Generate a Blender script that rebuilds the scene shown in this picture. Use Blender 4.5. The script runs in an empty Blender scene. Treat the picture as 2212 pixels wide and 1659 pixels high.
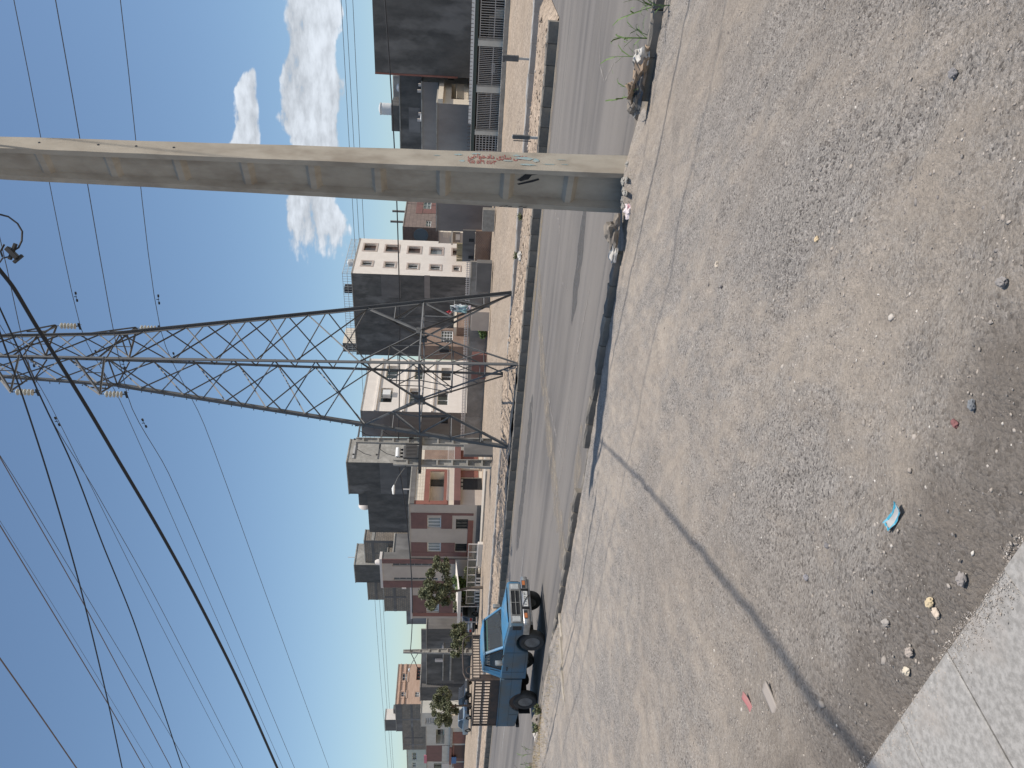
import bpy, bmesh, math, random
import numpy as np
from mathutils import Vector, Matrix, noise

random.seed(7); rng = np.random.default_rng(7)
SC = bpy.context.scene
COL = SC.collection
R = math.radians

# ------------------------------------------------------------------ camera
CAM_H = 2.7                      # eye height above the road
FPX = 1650.0                     # focal length for a picture 2212 wide
PITCH = math.atan(125 / 1650.0); ROLL = R(1.45)
fw = Vector((0, math.cos(PITCH), -math.sin(PITCH))); rt = Vector((1, 0, 0)); up = Vector((0, math.sin(PITCH), math.cos(PITCH)))
IX = -up * math.cos(ROLL) + rt * math.sin(ROLL)          # picture right = down in the world (the phone was held sideways)
IY = -up * math.sin(ROLL) - rt * math.cos(ROLL)          # picture down = left in the world
cam = bpy.data.cameras.new('camera'); cam_ob = bpy.data.objects.new('camera', cam); COL.objects.link(cam_ob)
cam.sensor_fit = 'HORIZONTAL'; cam.sensor_width = 36; cam.lens = 36 * FPX / 2212; cam.clip_end = 8000; cam.clip_start = .05
m = Matrix((IX, -IY, -fw)).transposed().to_4x4(); m.translation = (0, 0, CAM_H); cam_ob.matrix_world = m
SC.camera = cam_ob
SC.view_settings.view_transform = 'Standard'; SC.view_settings.look = 'None'; SC.view_settings.gamma = 1
SC.view_settings.exposure = 0.0
CO = Vector((0, 0, CAM_H))

# ------------------------------------------------------------------ sun and sky
SUN_H = Vector((.924, -.383)).normalized(); SUN_EL = R(66)
sun_dir = Vector((SUN_H.x * math.cos(SUN_EL), SUN_H.y * math.cos(SUN_EL), math.sin(SUN_EL)))
sl = bpy.data.lights.new('sun', 'SUN'); sl.energy = 4.7; sl.angle = R(.53); sl.color = (1, .925, .83)
so = bpy.data.objects.new('sun', sl); COL.objects.link(so); so.rotation_euler = sun_dir.to_track_quat('Z', 'Y').to_euler()
W = bpy.data.worlds.new('World'); SC.world = W; W.use_nodes = True
nt = W.node_tree; nt.nodes.clear()
def wn(t, **k):
    n = nt.nodes.new(t)
    for a, b in k.items(): setattr(n, a, b)
    return n
def wl(a, b): nt.links.new(a, b)
def wmath(op, a, b=None, c=None, clamp=False):
    n = wn('ShaderNodeMath', operation=op); n.use_clamp = clamp
    for i, v in enumerate((a, b, c)):
        if v is None: continue
        if isinstance(v, (int, float)): n.inputs[i].default_value = v
        else: wl(v, n.inputs[i])
    return n.outputs[0]
sky = wn('ShaderNodeTexSky', sky_type='NISHITA'); sky.sun_disc = False
sky.sun_elevation = SUN_EL; sky.sun_rotation = math.atan2(sun_dir.x, sun_dir.y)
sky.altitude = 900; sky.air_density = 1.1; sky.dust_density = 1.5; sky.ozone_density = 1.5
bg = wn('ShaderNodeBackground'); bg.inputs[1].default_value = .125
out = wn('ShaderNodeOutputWorld')
tc = wn('ShaderNodeTexCoord'); sep = wn('ShaderNodeSeparateXYZ'); wl(tc.outputs['Generated'], sep.inputs[0])
az = wmath('ARCTAN2', sep.outputs[0], sep.outputs[1]); el = wmath('ARCSINE', sep.outputs[2])
def smooth(x, a, b):
    n = wn('ShaderNodeMapRange', interpolation_type='SMOOTHSTEP'); wl(x, n.inputs[0]); n.inputs[1].default_value = a; n.inputs[2].default_value = b
    return n.outputs[0]
# low cumulus banks: flat bases, puffy tops, thinning out towards the west (left)
comb = wn('ShaderNodeCombineXYZ'); wl(wmath('MULTIPLY', az, 5.0), comb.inputs[0]); wl(wmath('MULTIPLY', el, 17.0), comb.inputs[1])
n1 = wn('ShaderNodeTexNoise'); n1.inputs['Scale'].default_value = 1.6; n1.inputs['Detail'].default_value = 9; n1.inputs['Roughness'].default_value = .68
wl(comb.outputs[0], n1.inputs['Vector'])
comb2 = wn('ShaderNodeCombineXYZ'); wl(wmath('MULTIPLY', az, 1.0), comb2.inputs[0]); wl(wmath('MULTIPLY', el, 2.2), comb2.inputs[1])
n2 = wn('ShaderNodeTexNoise'); n2.inputs['Scale'].default_value = 46; n2.inputs['Detail'].default_value = 8; wl(comb2.outputs[0], n2.inputs['Vector'])
nz = wmath('ADD', wmath('MULTIPLY', n1.outputs[0], .68), wmath('MULTIPLY', n2.outputs[0], .32))
comb3 = wn('ShaderNodeCombineXYZ'); wl(wmath('MULTIPLY', az, 9.0), comb3.inputs[0]); wl(wmath('MULTIPLY', el, 9.0), comb3.inputs[1])
n3 = wn('ShaderNodeTexNoise'); n3.inputs['Scale'].default_value = 1.3; n3.inputs['Detail'].default_value = 4; wl(comb3.outputs[0], n3.inputs['Vector'])
elw = wmath('ADD', el, wmath('MULTIPLY', wmath('SUBTRACT', n3.outputs[0], .5), R(4.2)))
def band(lo, lo2, hi, hi2): return wmath('MULTIPLY', smooth(elw, lo, lo2), wmath('SUBTRACT', 1.0, smooth(elw, hi, hi2)))
d2 = band(R(7.4), R(9.0), R(11.3), R(12.7))
bank_low = wmath('MULTIPLY', d2, smooth(az, R(4.5), R(12)))
awr = wmath('WRAP', az, R(48), R(10))
top_el = wmath('SUBTRACT', R(17.3), wmath('MULTIPLY', wmath('SUBTRACT', awr, R(14.5)), .34))
ta = wmath('SUBTRACT', 1.0, smooth(wmath('SUBTRACT', elw, top_el), R(-.9), R(.5)))
bank_high = wmath('MULTIPLY', wmath('MULTIPLY', ta, smooth(el, R(13.3), R(14.0))), wmath('MULTIPLY', smooth(awr, R(11.5), R(15)), wmath('SUBTRACT', 1.0, smooth(awr, R(21), R(24)))))
bank_high = wmath('MULTIPLY', bank_high, smooth(az, R(2), R(8)))
cov = wmath('MAXIMUM', bank_low, bank_high)
dens = smooth(wmath('ADD', nz, wmath('MULTIPLY', wmath('SUBTRACT', cov, 1.0), .50)), .32, .455)
bg2 = wn('ShaderNodeBackground'); bg2.inputs[0].default_value = (.80, .86, .94, 1)
puff = smooth(nz, .36, .66); wl(wmath('ADD', wmath('MULTIPLY', puff, .42), .60), bg2.inputs[1])
mx = wn('ShaderNodeMixShader'); wl(wmath('MULTIPLY', dens, .97), mx.inputs[0])
tint = wn('ShaderNodeMix', data_type='RGBA', blend_type='MULTIPLY'); tint.inputs[0].default_value = 1; tint.inputs[7].default_value = (.96, 1.035, 1.05, 1); wl(sky.outputs[0], tint.inputs[6]); wl(tint.outputs[2], bg.inputs[0]); wl(bg.outputs[0], mx.inputs[1]); wl(bg2.outputs[0], mx.inputs[2]); wl(mx.outputs[0], out.inputs[0])

# ------------------------------------------------------------------ frames and helpers
TH = R(53)
E1 = Vector((-math.sin(TH), math.cos(TH), 0))     # along the road, away to the left
N1 = Vector((math.cos(TH), math.sin(TH), 0))      # across the road, away to the right
def rw(b, a, z=0): return N1 * b + E1 * a + Vector((0, 0, z))      # road frame -> world
ZONES = {'A': (1350, 2200, 1.903), 'B': (1350, 1550, 2.074), 'C': (1300, 900, 2.074), 'D': (1400, 0, 1.7696), 'E': (1350, 2550, 3.178),
         'F': (1350, 2100, 3.318), 'G': (1350, 1650, 3.16), 'H': (1850, 550, 2.765), 'I': (1850, 1150, 2.37), 'J': (1400, 750, 3.16),
         'K': (1450, 0, 2.766), 'P': (0, 500, 1.3823), 'Q': (0, 1600, 1.127), 'o': (0, 0, .54)}
def q(zone, x, y):                                # survey sheet point -> picture point
    X, Y, s = ZONES[zone]
    return (X + x / s) * .54004, (Y + y / s) * .54004
def ray(x, y): return fw + IX * ((x - 1106) / FPX) + IY * ((y - 829.5) / FPX)
def on_z(x, y, z=0.0): d = ray(x, y); return CO + d * ((z - CAM_H) / d.z)
def on_plane(x, y, p, n): d = ray(x, y); return CO + d * ((p - CO).dot(n) / d.dot(n))
def at_depth(x, y, Y): d = ray(x, y); return CO + d * (Y / d.y)

class MB:
    def __init__(s): s.v = []; s.f = []
    def add(s, vs, fs):
        o = len(s.v); s.v += [tuple(p) for p in vs]; s.f += [tuple(i + o for i in f) for f in fs]; return s
    def poly(s, *pts): return s.add(pts, [tuple(range(len(pts)))])
    def box(s, x0, x1, y0, y1, z0, z1):
        if x0 > x1: x0, x1 = x1, x0
        if y0 > y1: y0, y1 = y1, y0
        if z0 > z1: z0, z1 = z1, z0
        return s.add([(x0, y0, z0), (x1, y0, z0), (x1, y1, z0), (x0, y1, z0), (x0, y0, z1), (x1, y0, z1), (x1, y1, z1), (x0, y1, z1)],
                     [(0, 3, 2, 1), (4, 5, 6, 7), (0, 1, 5, 4), (1, 2, 6, 5), (2, 3, 7, 6), (3, 0, 4, 7)])
    def bar(s, p, r, w, h=None, roll=0):
        p, r = Vector(p), Vector(r); h = h or w; d = (r - p).normalized()
        u = d.cross(Vector((0, 0, 1)))
        if u.length < 1e-4: u = Vector((1, 0, 0))
        u.normalize(); v = d.cross(u)
        if roll: u, v = u * math.cos(roll) + v * math.sin(roll), v * math.cos(roll) - u * math.sin(roll)
        u, v = u * (w / 2), v * (h / 2)
        vs = [p - u - v, p + u - v, p + u + v, p - u + v, r - u - v, r + u - v, r + u + v, r - u + v]
        return s.add(vs, [(0, 3, 2, 1), (4, 5, 6, 7), (0, 1, 5, 4), (1, 2, 6, 5), (2, 3, 7, 6), (3, 0, 4, 7)])
    def tube(s, pts, r, n=6, cap=True):
        pts = [Vector(p) for p in pts]; o = len(s.v); k = len(pts)
        rr = r if isinstance(r, (list, tuple)) else [r] * k
        prev = None
        for i, p in enumerate(pts):
            d = (pts[min(i + 1, k - 1)] - pts[max(i - 1, 0)]).normalized()
            u = prev - d * prev.dot(d) if prev is not None else d.cross(Vector((.13, .27, .95)))
            if u.length < 1e-5: u = d.cross(Vector((1, 0, 0)))
            u.normalize(); prev = u; w = d.cross(u)
            for j in range(n):
                a = 2 * math.pi * j / n; s.v.append(tuple(p + (u * math.cos(a) + w * math.sin(a)) * rr[i]))
        for i in range(k - 1):
            for j in range(n):
                a, b = o + i * n + j, o + i * n + (j + 1) % n
                s.f.append((a, b, b + n, a + n))
        if cap: s.f.append(tuple(o + j for j in range(n))[::-1]); s.f.append(tuple(o + (k - 1) * n + j for j in range(n)))
        return s
    def lathe(s, prof, n=16, axis='z', at=(0, 0, 0), cap=True):
        o = len(s.v); A = Vector(at)
        for r, z in prof:
            for j in range(n):
                t = 2 * math.pi * j / n; c, e = r * math.cos(t), r * math.sin(t)
                s.v.append(tuple(A + Vector((c, e, z) if axis == 'z' else (c, z, e) if axis == 'y' else (z, c, e))))
        for i in range(len(prof) - 1):
            for j in range(n):
                a, b = o + i * n + j, o + i * n + (j + 1) % n
                s.f.append((a, b, b + n, a + n))
        if cap: s.f.append(tuple(o + j for j in range(n))); s.f.append(tuple(o + (len(prof) - 1) * n + j for j in range(n)))
        return s
    def prism(s, poly, y0, y1, axis='y'):
        """poly of (x,z) pushed along y"""
        k = len(poly); mk = (lambda x, y, z: (x, y, z)) if axis == 'y' else (lambda x, y, z: (y, x, z)) if axis == 'x' else (lambda x, y, z: (x, z, y))
        vs = [mk(x, y0, z) for x, z in poly] + [mk(x, y1, z) for x, z in poly]
        return s.add(vs, [tuple(range(k)), tuple(range(2 * k - 1, k - 1, -1))] + [(i, i + k, (i + 1) % k + k, (i + 1) % k) for i in range(k)])
    def mesh(s, name, mat=None, smooth=False, bevel=0, seg=1):
        me = bpy.data.meshes.new(name); me.from_pydata(s.v, [], s.f)
        bm = bmesh.new(); bm.from_mesh(me)
        bmesh.ops.remove_doubles(bm, verts=bm.verts, dist=1e-5) if smooth else None
        bmesh.ops.recalc_face_normals(bm, faces=bm.faces)
        if bevel: bmesh.ops.bevel(bm, geom=[e for e in bm.edges if len(e.link_faces) == 2 and e.calc_face_angle(0) > .45], offset=bevel, segments=seg, affect='EDGES', profile=.6, clamp_overlap=True)
        bm.to_mesh(me); bm.free()
        if smooth:
            me.polygons.foreach_set('use_smooth', [True] * len(me.polygons))
            try: me.set_sharp_from_angle(angle=R(42))
            except Exception: pass
        if mat: me.materials.append(mat)
        return me
    def build(s, name, mat=None, parent=None, **k): return ob(name, s.mesh(name, mat, **k), parent)
def ob(name, data, parent=None, loc=None, rot=None):
    o = bpy.data.objects.new(name, data); COL.objects.link(o)
    if parent is not None: o.parent = parent
    if loc is not None: o.location = loc
    if rot is not None: o.rotation_euler = rot
    return o
def tag(o, label=None, cat=None, group=None, kind=None):
    if label: o['label'] = label
    if cat: o['category'] = cat
    if group: o['group'] = group
    if kind: o['kind'] = kind
    return o
def thing(name, label, cat, loc=(0, 0, 0), rz=0, group=None):
    o = ob(name, None, None, loc, (0, 0, rz)); o.empty_display_size = .2
    return tag(o, label, cat, group)
def copy_tree(o, parent=None):
    c = o.copy(); COL.objects.link(c)
    if parent is not None: c.parent = parent
    for ch in list(o.children): copy_tree(ch, c)
    return c

# ------------------------------------------------------------------ materials
MATS = {}
def mat(name, col, rough=.8, col2=None, scale=2.0, detail=6, mix=(.35, .65), bump=0, bscale=20, metal=0, vary=0, stretch=None, spec=.4,
        col3=None, scale3=.4, mix3=(.5, .68), alpha=None, coat=0):
    if name in MATS: return MATS[name]
    M = bpy.data.materials.new(name); M.use_nodes = True; t = M.node_tree; N = t.nodes; L = t.links
    bs = N['Principled BSDF']; bs.inputs['Roughness'].default_value = rough; bs.inputs['Metallic'].default_value = metal
    bs.inputs['Specular IOR Level'].default_value = spec
    if coat: bs.inputs['Coat Weight'].default_value = coat; bs.inputs['Coat Roughness'].default_value = .12
    tcn = N.new('ShaderNodeTexCoord'); src = tcn.outputs['Object']
    oi = N.new('ShaderNodeObjectInfo')
    if stretch:
        mp = N.new('ShaderNodeMapping'); mp.inputs['Scale'].default_value = stretch; L.new(src, mp.inputs[0]); src2 = mp.outputs[0]
    else: src2 = src
    def nz(sc, dt, s): 
        n = N.new('ShaderNodeTexNoise'); n.inputs['Scale'].default_value = sc; n.inputs['Detail'].default_value = dt; n.inputs['Roughness'].default_value = .62
        L.new(s, n.inputs['Vector']); return n.outputs[0]
    def mixc(f, a, b):
        x = N.new('ShaderNodeMix'); x.data_type = 'RGBA'
        for i, v in ((0, f), (6, a), (7, b)):
            if hasattr(v, 'is_linked') or hasattr(v, 'links'): L.new(v, x.inputs[i])
            else: x.inputs[i].default_value = (*v, 1) if i else v
        return x.outputs[2]
    def mr(v, a, b, c=0, d=1):
        x = N.new('ShaderNodeMapRange'); L.new(v, x.inputs[0])
        for i, k in enumerate((a, b, c, d)): x.inputs[i + 1].default_value = k
        return x.outputs[0]
    c = None
    if col2: c = mixc(mr(nz(scale, detail, src2), *mix), col, col2)
    if col3: c = mixc(mr(nz(scale3, 4, src2), *mix3), c if c is not None else col, col3)
    if vary:
        hs = N.new('ShaderNodeHueSaturation'); L.new(mr(oi.outputs['Random'], 0, 1, 1 - vary, 1 + vary), hs.inputs['Value'])
        if c is not None: L.new(c, hs.inputs['Color'])
        else: hs.inputs['Color'].default_value = (*col, 1)
        c = hs.outputs[0]
    if c is not None: L.new(c, bs.inputs['Base Color'])
    else: bs.inputs['Base Color'].default_value = (*col, 1)
    if bump:
        b = N.new('ShaderNodeBump'); b.inputs['Strength'].default_value = bump; b.inputs['Distance'].default_value = .02
        L.new(nz(bscale, 5, src), b.inputs['Height']); L.new(b.outputs[0], bs.inputs['Normal'])
    if alpha is not None: bs.inputs['Alpha'].default_value = alpha
    MATS[name] = M; M['_'] = 1
    return M
def block_mat(name, c1, c2, cm, sx, sy, plane='F'):
    """courses of hollow blocks or small bricks, too small to be told apart one by one"""
    if name in MATS: return MATS[name]
    M = bpy.data.materials.new(name); M.use_nodes = True; t = M.node_tree; N = t.nodes; L = t.links; bs = N['Principled BSDF']; bs.inputs['Roughness'].default_value = .92
    tcn = N.new('ShaderNodeTexCoord'); sp = N.new('ShaderNodeSeparateXYZ'); L.new(tcn.outputs['Object'], sp.inputs[0])
    ad = N.new('ShaderNodeMath'); L.new(sp.outputs[0], ad.inputs[0]); L.new(sp.outputs[1], ad.inputs[1])
    cb = N.new('ShaderNodeCombineXYZ'); L.new(ad.outputs[0], cb.inputs[0]); L.new(sp.outputs[2], cb.inputs[1])
    br = N.new('ShaderNodeTexBrick'); br.inputs['Scale'].default_value = 1; br.inputs['Brick Width'].default_value = sx; br.inputs['Row Height'].default_value = sy
    br.inputs['Mortar Size'].default_value = .02; br.inputs['Color1'].default_value = (*c1, 1); br.inputs['Color2'].default_value = (*c2, 1); br.inputs['Mortar'].default_value = (*cm, 1)
    L.new(cb.outputs[0], br.inputs[0]); n = N.new('ShaderNodeTexNoise'); n.inputs['Scale'].default_value = 1.3; n.inputs['Detail'].default_value = 5; L.new(tcn.outputs['Object'], n.inputs['Vector'])
    mx = N.new('ShaderNodeMix'); mx.data_type = 'RGBA'; mx.blend_type = 'MULTIPLY'; mx.inputs[0].default_value = .55
    L.new(br.outputs[0], mx.inputs[6]); L.new(n.outputs[0], mx.inputs[7]); L.new(mx.outputs[2], bs.inputs['Base Color'])
    b = N.new('ShaderNodeBump'); b.inputs['Distance'].default_value = .02; b.inputs['Strength'].default_value = .6; b.invert = True
    L.new(br.outputs['Fac'], b.inputs['Height']); L.new(b.outputs[0], bs.inputs['Normal'])
    MATS[name] = M; return M
def glass_mat(name, tint, rough=.06, clear=.55):
    if name in MATS: return MATS[name]
    M = bpy.data.materials.new(name); M.use_nodes = True; t = M.node_tree; N = t.nodes; L = t.links; N.clear()
    o = N.new('ShaderNodeOutputMaterial'); tr = N.new('ShaderNodeBsdfTransparent'); tr.inputs[0].default_value = (*tint, 1)
    gl = N.new('ShaderNodeBsdfGlossy'); gl.inputs['Roughness'].default_value = rough; gl.inputs[0].default_value = (.9, .9, .9, 1)
    df = N.new('ShaderNodeBsdfDiffuse'); df.inputs[0].default_value = (.23, .24, .23, 1)
    fr = N.new('ShaderNodeFresnel'); fr.inputs[0].default_value = 1.5
    m0 = N.new('ShaderNodeMixShader'); m0.inputs[0].default_value = 1 - clear; L.new(tr.outputs[0], m0.inputs[1]); L.new(df.outputs[0], m0.inputs[2])
    m1 = N.new('ShaderNodeMixShader'); L.new(fr.outputs[0], m1.inputs[0]); L.new(m0.outputs[0], m1.inputs[1]); L.new(gl.outputs[0], m1.inputs[2]); L.new(m1.outputs[0], o.inputs[0])
    MATS[name] = M; return M

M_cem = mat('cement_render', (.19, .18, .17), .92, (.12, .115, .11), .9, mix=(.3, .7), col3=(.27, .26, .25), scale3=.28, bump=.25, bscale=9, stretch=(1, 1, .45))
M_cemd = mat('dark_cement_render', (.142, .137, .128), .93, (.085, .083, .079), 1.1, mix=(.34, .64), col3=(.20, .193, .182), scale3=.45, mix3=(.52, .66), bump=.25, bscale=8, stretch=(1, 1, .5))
M_cembr = mat('brownish_cement_render', (.29, .258, .235), .92, (.22, .195, .18), .7, col3=(.34, .315, .29), scale3=.25, bump=.2, bscale=9, stretch=(1, 1, .5))
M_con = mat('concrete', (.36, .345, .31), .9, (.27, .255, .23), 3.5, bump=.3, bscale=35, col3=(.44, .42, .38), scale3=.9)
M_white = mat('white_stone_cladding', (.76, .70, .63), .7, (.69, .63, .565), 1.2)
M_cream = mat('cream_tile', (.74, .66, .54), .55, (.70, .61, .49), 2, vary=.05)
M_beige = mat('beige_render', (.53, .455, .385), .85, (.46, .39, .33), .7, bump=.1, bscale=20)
M_brown = mat('maroon_stone', (.21, .105, .09), .6, (.165, .085, .075), 1.6)
M_red = mat('red_stone', (.28, .118, .088), .6, (.225, .095, .072), 1.4)
M_frame = mat('white_window_frame', (.72, .72, .70), .5)
M_frameg = mat('grey_window_frame', (.45, .44, .42), .5)
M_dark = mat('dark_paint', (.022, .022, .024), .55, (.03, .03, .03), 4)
M_glass = mat('window_glass', (.06, .072, .08), .12, (.16, .18, .19), .9, mix=(.45, .7), spec=.7)
M_glassd = mat('dark_window_glass', (.025, .028, .03), .15, (.05, .05, .05), 1.5, spec=.7)
M_curt = mat('curtained_glass', (.30, .32, .33), .2, (.16, .18, .19), 2.4, stretch=(1, 1, .15), spec=.6)
M_steel = mat('galvanised_steel', (.145, .147, .148), .65, (.10, .10, .10), 6, metal=.2, col3=(.26, .21, .17), scale3=2.2, mix3=(.62, .72))
M_rail = mat('pale_painted_rail', (.62, .57, .53), .6)
M_raild = mat('grey_painted_rail', (.42, .40, .38), .55, (.30, .24, .2), 6, mix=(.6, .75))
M_roof = mat('roof_membrane', (.30, .28, .26), .9, (.2, .19, .18), 1)
M_block = block_mat('hollow_clay_block', (.40, .34, .27), (.34, .29, .235), (.2, .19, .18), .42, .22)
M_brick = block_mat('small_fired_brick', (.42, .22, .13), (.34, .16, .10), (.42, .36, .3), .24, .085)
M_wood = mat('brown_travertine', (.52, .37, .28), .7, (.42, .29, .215), 1.4, stretch=(.5, .5, 2.2))

# ------------------------------------------------------------------ ground, road, kerbs
_lat = rng.random((256, 256))
def vnoise(x, y, s=1.0, seed=0):
    x = np.asarray(x, float) * s + seed * 17.31; y = np.asarray(y, float) * s + seed * 9.77
    xi = np.floor(x).astype(int); yi = np.floor(y).astype(int); fx = x - xi; fy = y - yi
    fx = fx * fx * (3 - 2 * fx); fy = fy * fy * (3 - 2 * fy)
    g = lambda i, j: _lat[i & 255, j & 255]
    return (g(xi, yi) * (1 - fx) + g(xi + 1, yi) * fx) * (1 - fy) + (g(xi, yi + 1) * (1 - fx) + g(xi + 1, yi + 1) * fx) * fy - .5
PAV_Z = 1.12
pe0 = on_z(2212, 1163, PAV_Z); pe1 = on_z(1889, 1627, PAV_Z)
ped = (pe1 - pe0).normalized(); ppd = Vector((-ped.y, ped.x, 0))
if (Vector((0, 0, 0)) - pe0).dot(ppd) < 0: ppd = -ppd           # towards the photographer
def sst(t): t = np.clip(t, 0, 1); return t * t * (3 - 2 * t)
def lot_z(x, y):
    x = np.asarray(x, float); y = np.asarray(y, float)
    b = x * N1.x + y * N1.y; a = x * E1.x + y * E1.y
    t = np.clip((10.5 - b) / 9.3, 0, 1); z = .06 + 1.0 * t ** 1.12
    z = z + vnoise(b, a, .35, 1) * .10 * sst((10.6 - b) / 1.5) + vnoise(b, a, 1.3, 2) * .05 * sst((11 - b) / .8) + vnoise(b, a, 4, 3) * .022 + vnoise(b, a, 11, 4) * .010
    # low dirt bank heaped against the kerb beside the pickup
    z = z + .13 * sst((a - 14.5) / 2) * sst((b - 9.4) / .8) * (.7 + vnoise(b, a, 2.1, 6))
    for off, dp_ in ((4.35, .03), (5.75, .03), (3.1, .02)):      # wheel ruts
        z = z - dp_ * np.exp(-((b - off - .5 * np.sin(a * .22 + off)) / .13) ** 2) + dp_ * .6 * np.exp(-((b - off - .24 - .5 * np.sin(a * .22 + off)) / .09) ** 2)
    # earth heaped round the foot of the near pole, spilling onto the road
    z = np.where(b > 11.0, -.05 + .21 * np.exp(-((a - 4.5) / 1.0) ** 2) * (1 - sst((b - 11.3) / .7)) + vnoise(b, a, 4, 3) * .03, z)
    # packed rut running along the lot
    ru = b - 6.6 - .35 * np.sin(a * .35); z = z - .035 * np.exp(-(ru / .35) ** 2)
    d = (x - pe0.x) * ppd.x + (y - pe0.y) * ppd.y                # distance inside the paving
    k = sst((d + 1.1) / 1.0); z = z * (1 - k) + (PAV_Z - .008 + vnoise(b, a, 9, 5) * .05 + vnoise(b, a, 3, 15) * .03) * k
    return np.where(d > .02, np.minimum(z, z - (d - .02) * .35 - .25 * sst((d - .18) / .1)), z)

def lot_at(x, y):
    z = .1
    for _ in range(14): p = on_z(x, y, z); z = .5 * z + .5 * float(lot_z(p.x, p.y))
    p.z = float(lot_z(p.x, p.y)); return p
def grid_sheet(name, bs, as_, zf, material):
    B, A = np.meshgrid(bs, as_, indexing='ij')
    X = B * N1.x + A * E1.x; Y = B * N1.y + A * E1.y; Z = zf(X, Y, B, A)
    nb, na = B.shape; V = np.stack([X, Y, Z], -1).reshape(-1, 3)
    i = np.arange(nb * na).reshape(nb, na); F = np.stack([i[:-1, :-1], i[1:, :-1], i[1:, 1:], i[:-1, 1:]], -1).reshape(-1, 4)
    me = bpy.data.meshes.new(name); me.vertices.add(len(V)); me.vertices.foreach_set('co', V.ravel())
    me.loops.add(F.size); me.loops.foreach_set('vertex_index', F.ravel().astype(np.int32)); me.polygons.add(len(F))
    me.polygons.foreach_set('loop_start', np.arange(0, F.size, 4, dtype=np.int32)); me.polygons.foreach_set('use_smooth', np.ones(len(F), bool))
    me.update(); me.validate(); me.materials.append(material)
    return tag(ob(name, me), kind='structure')

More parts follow.
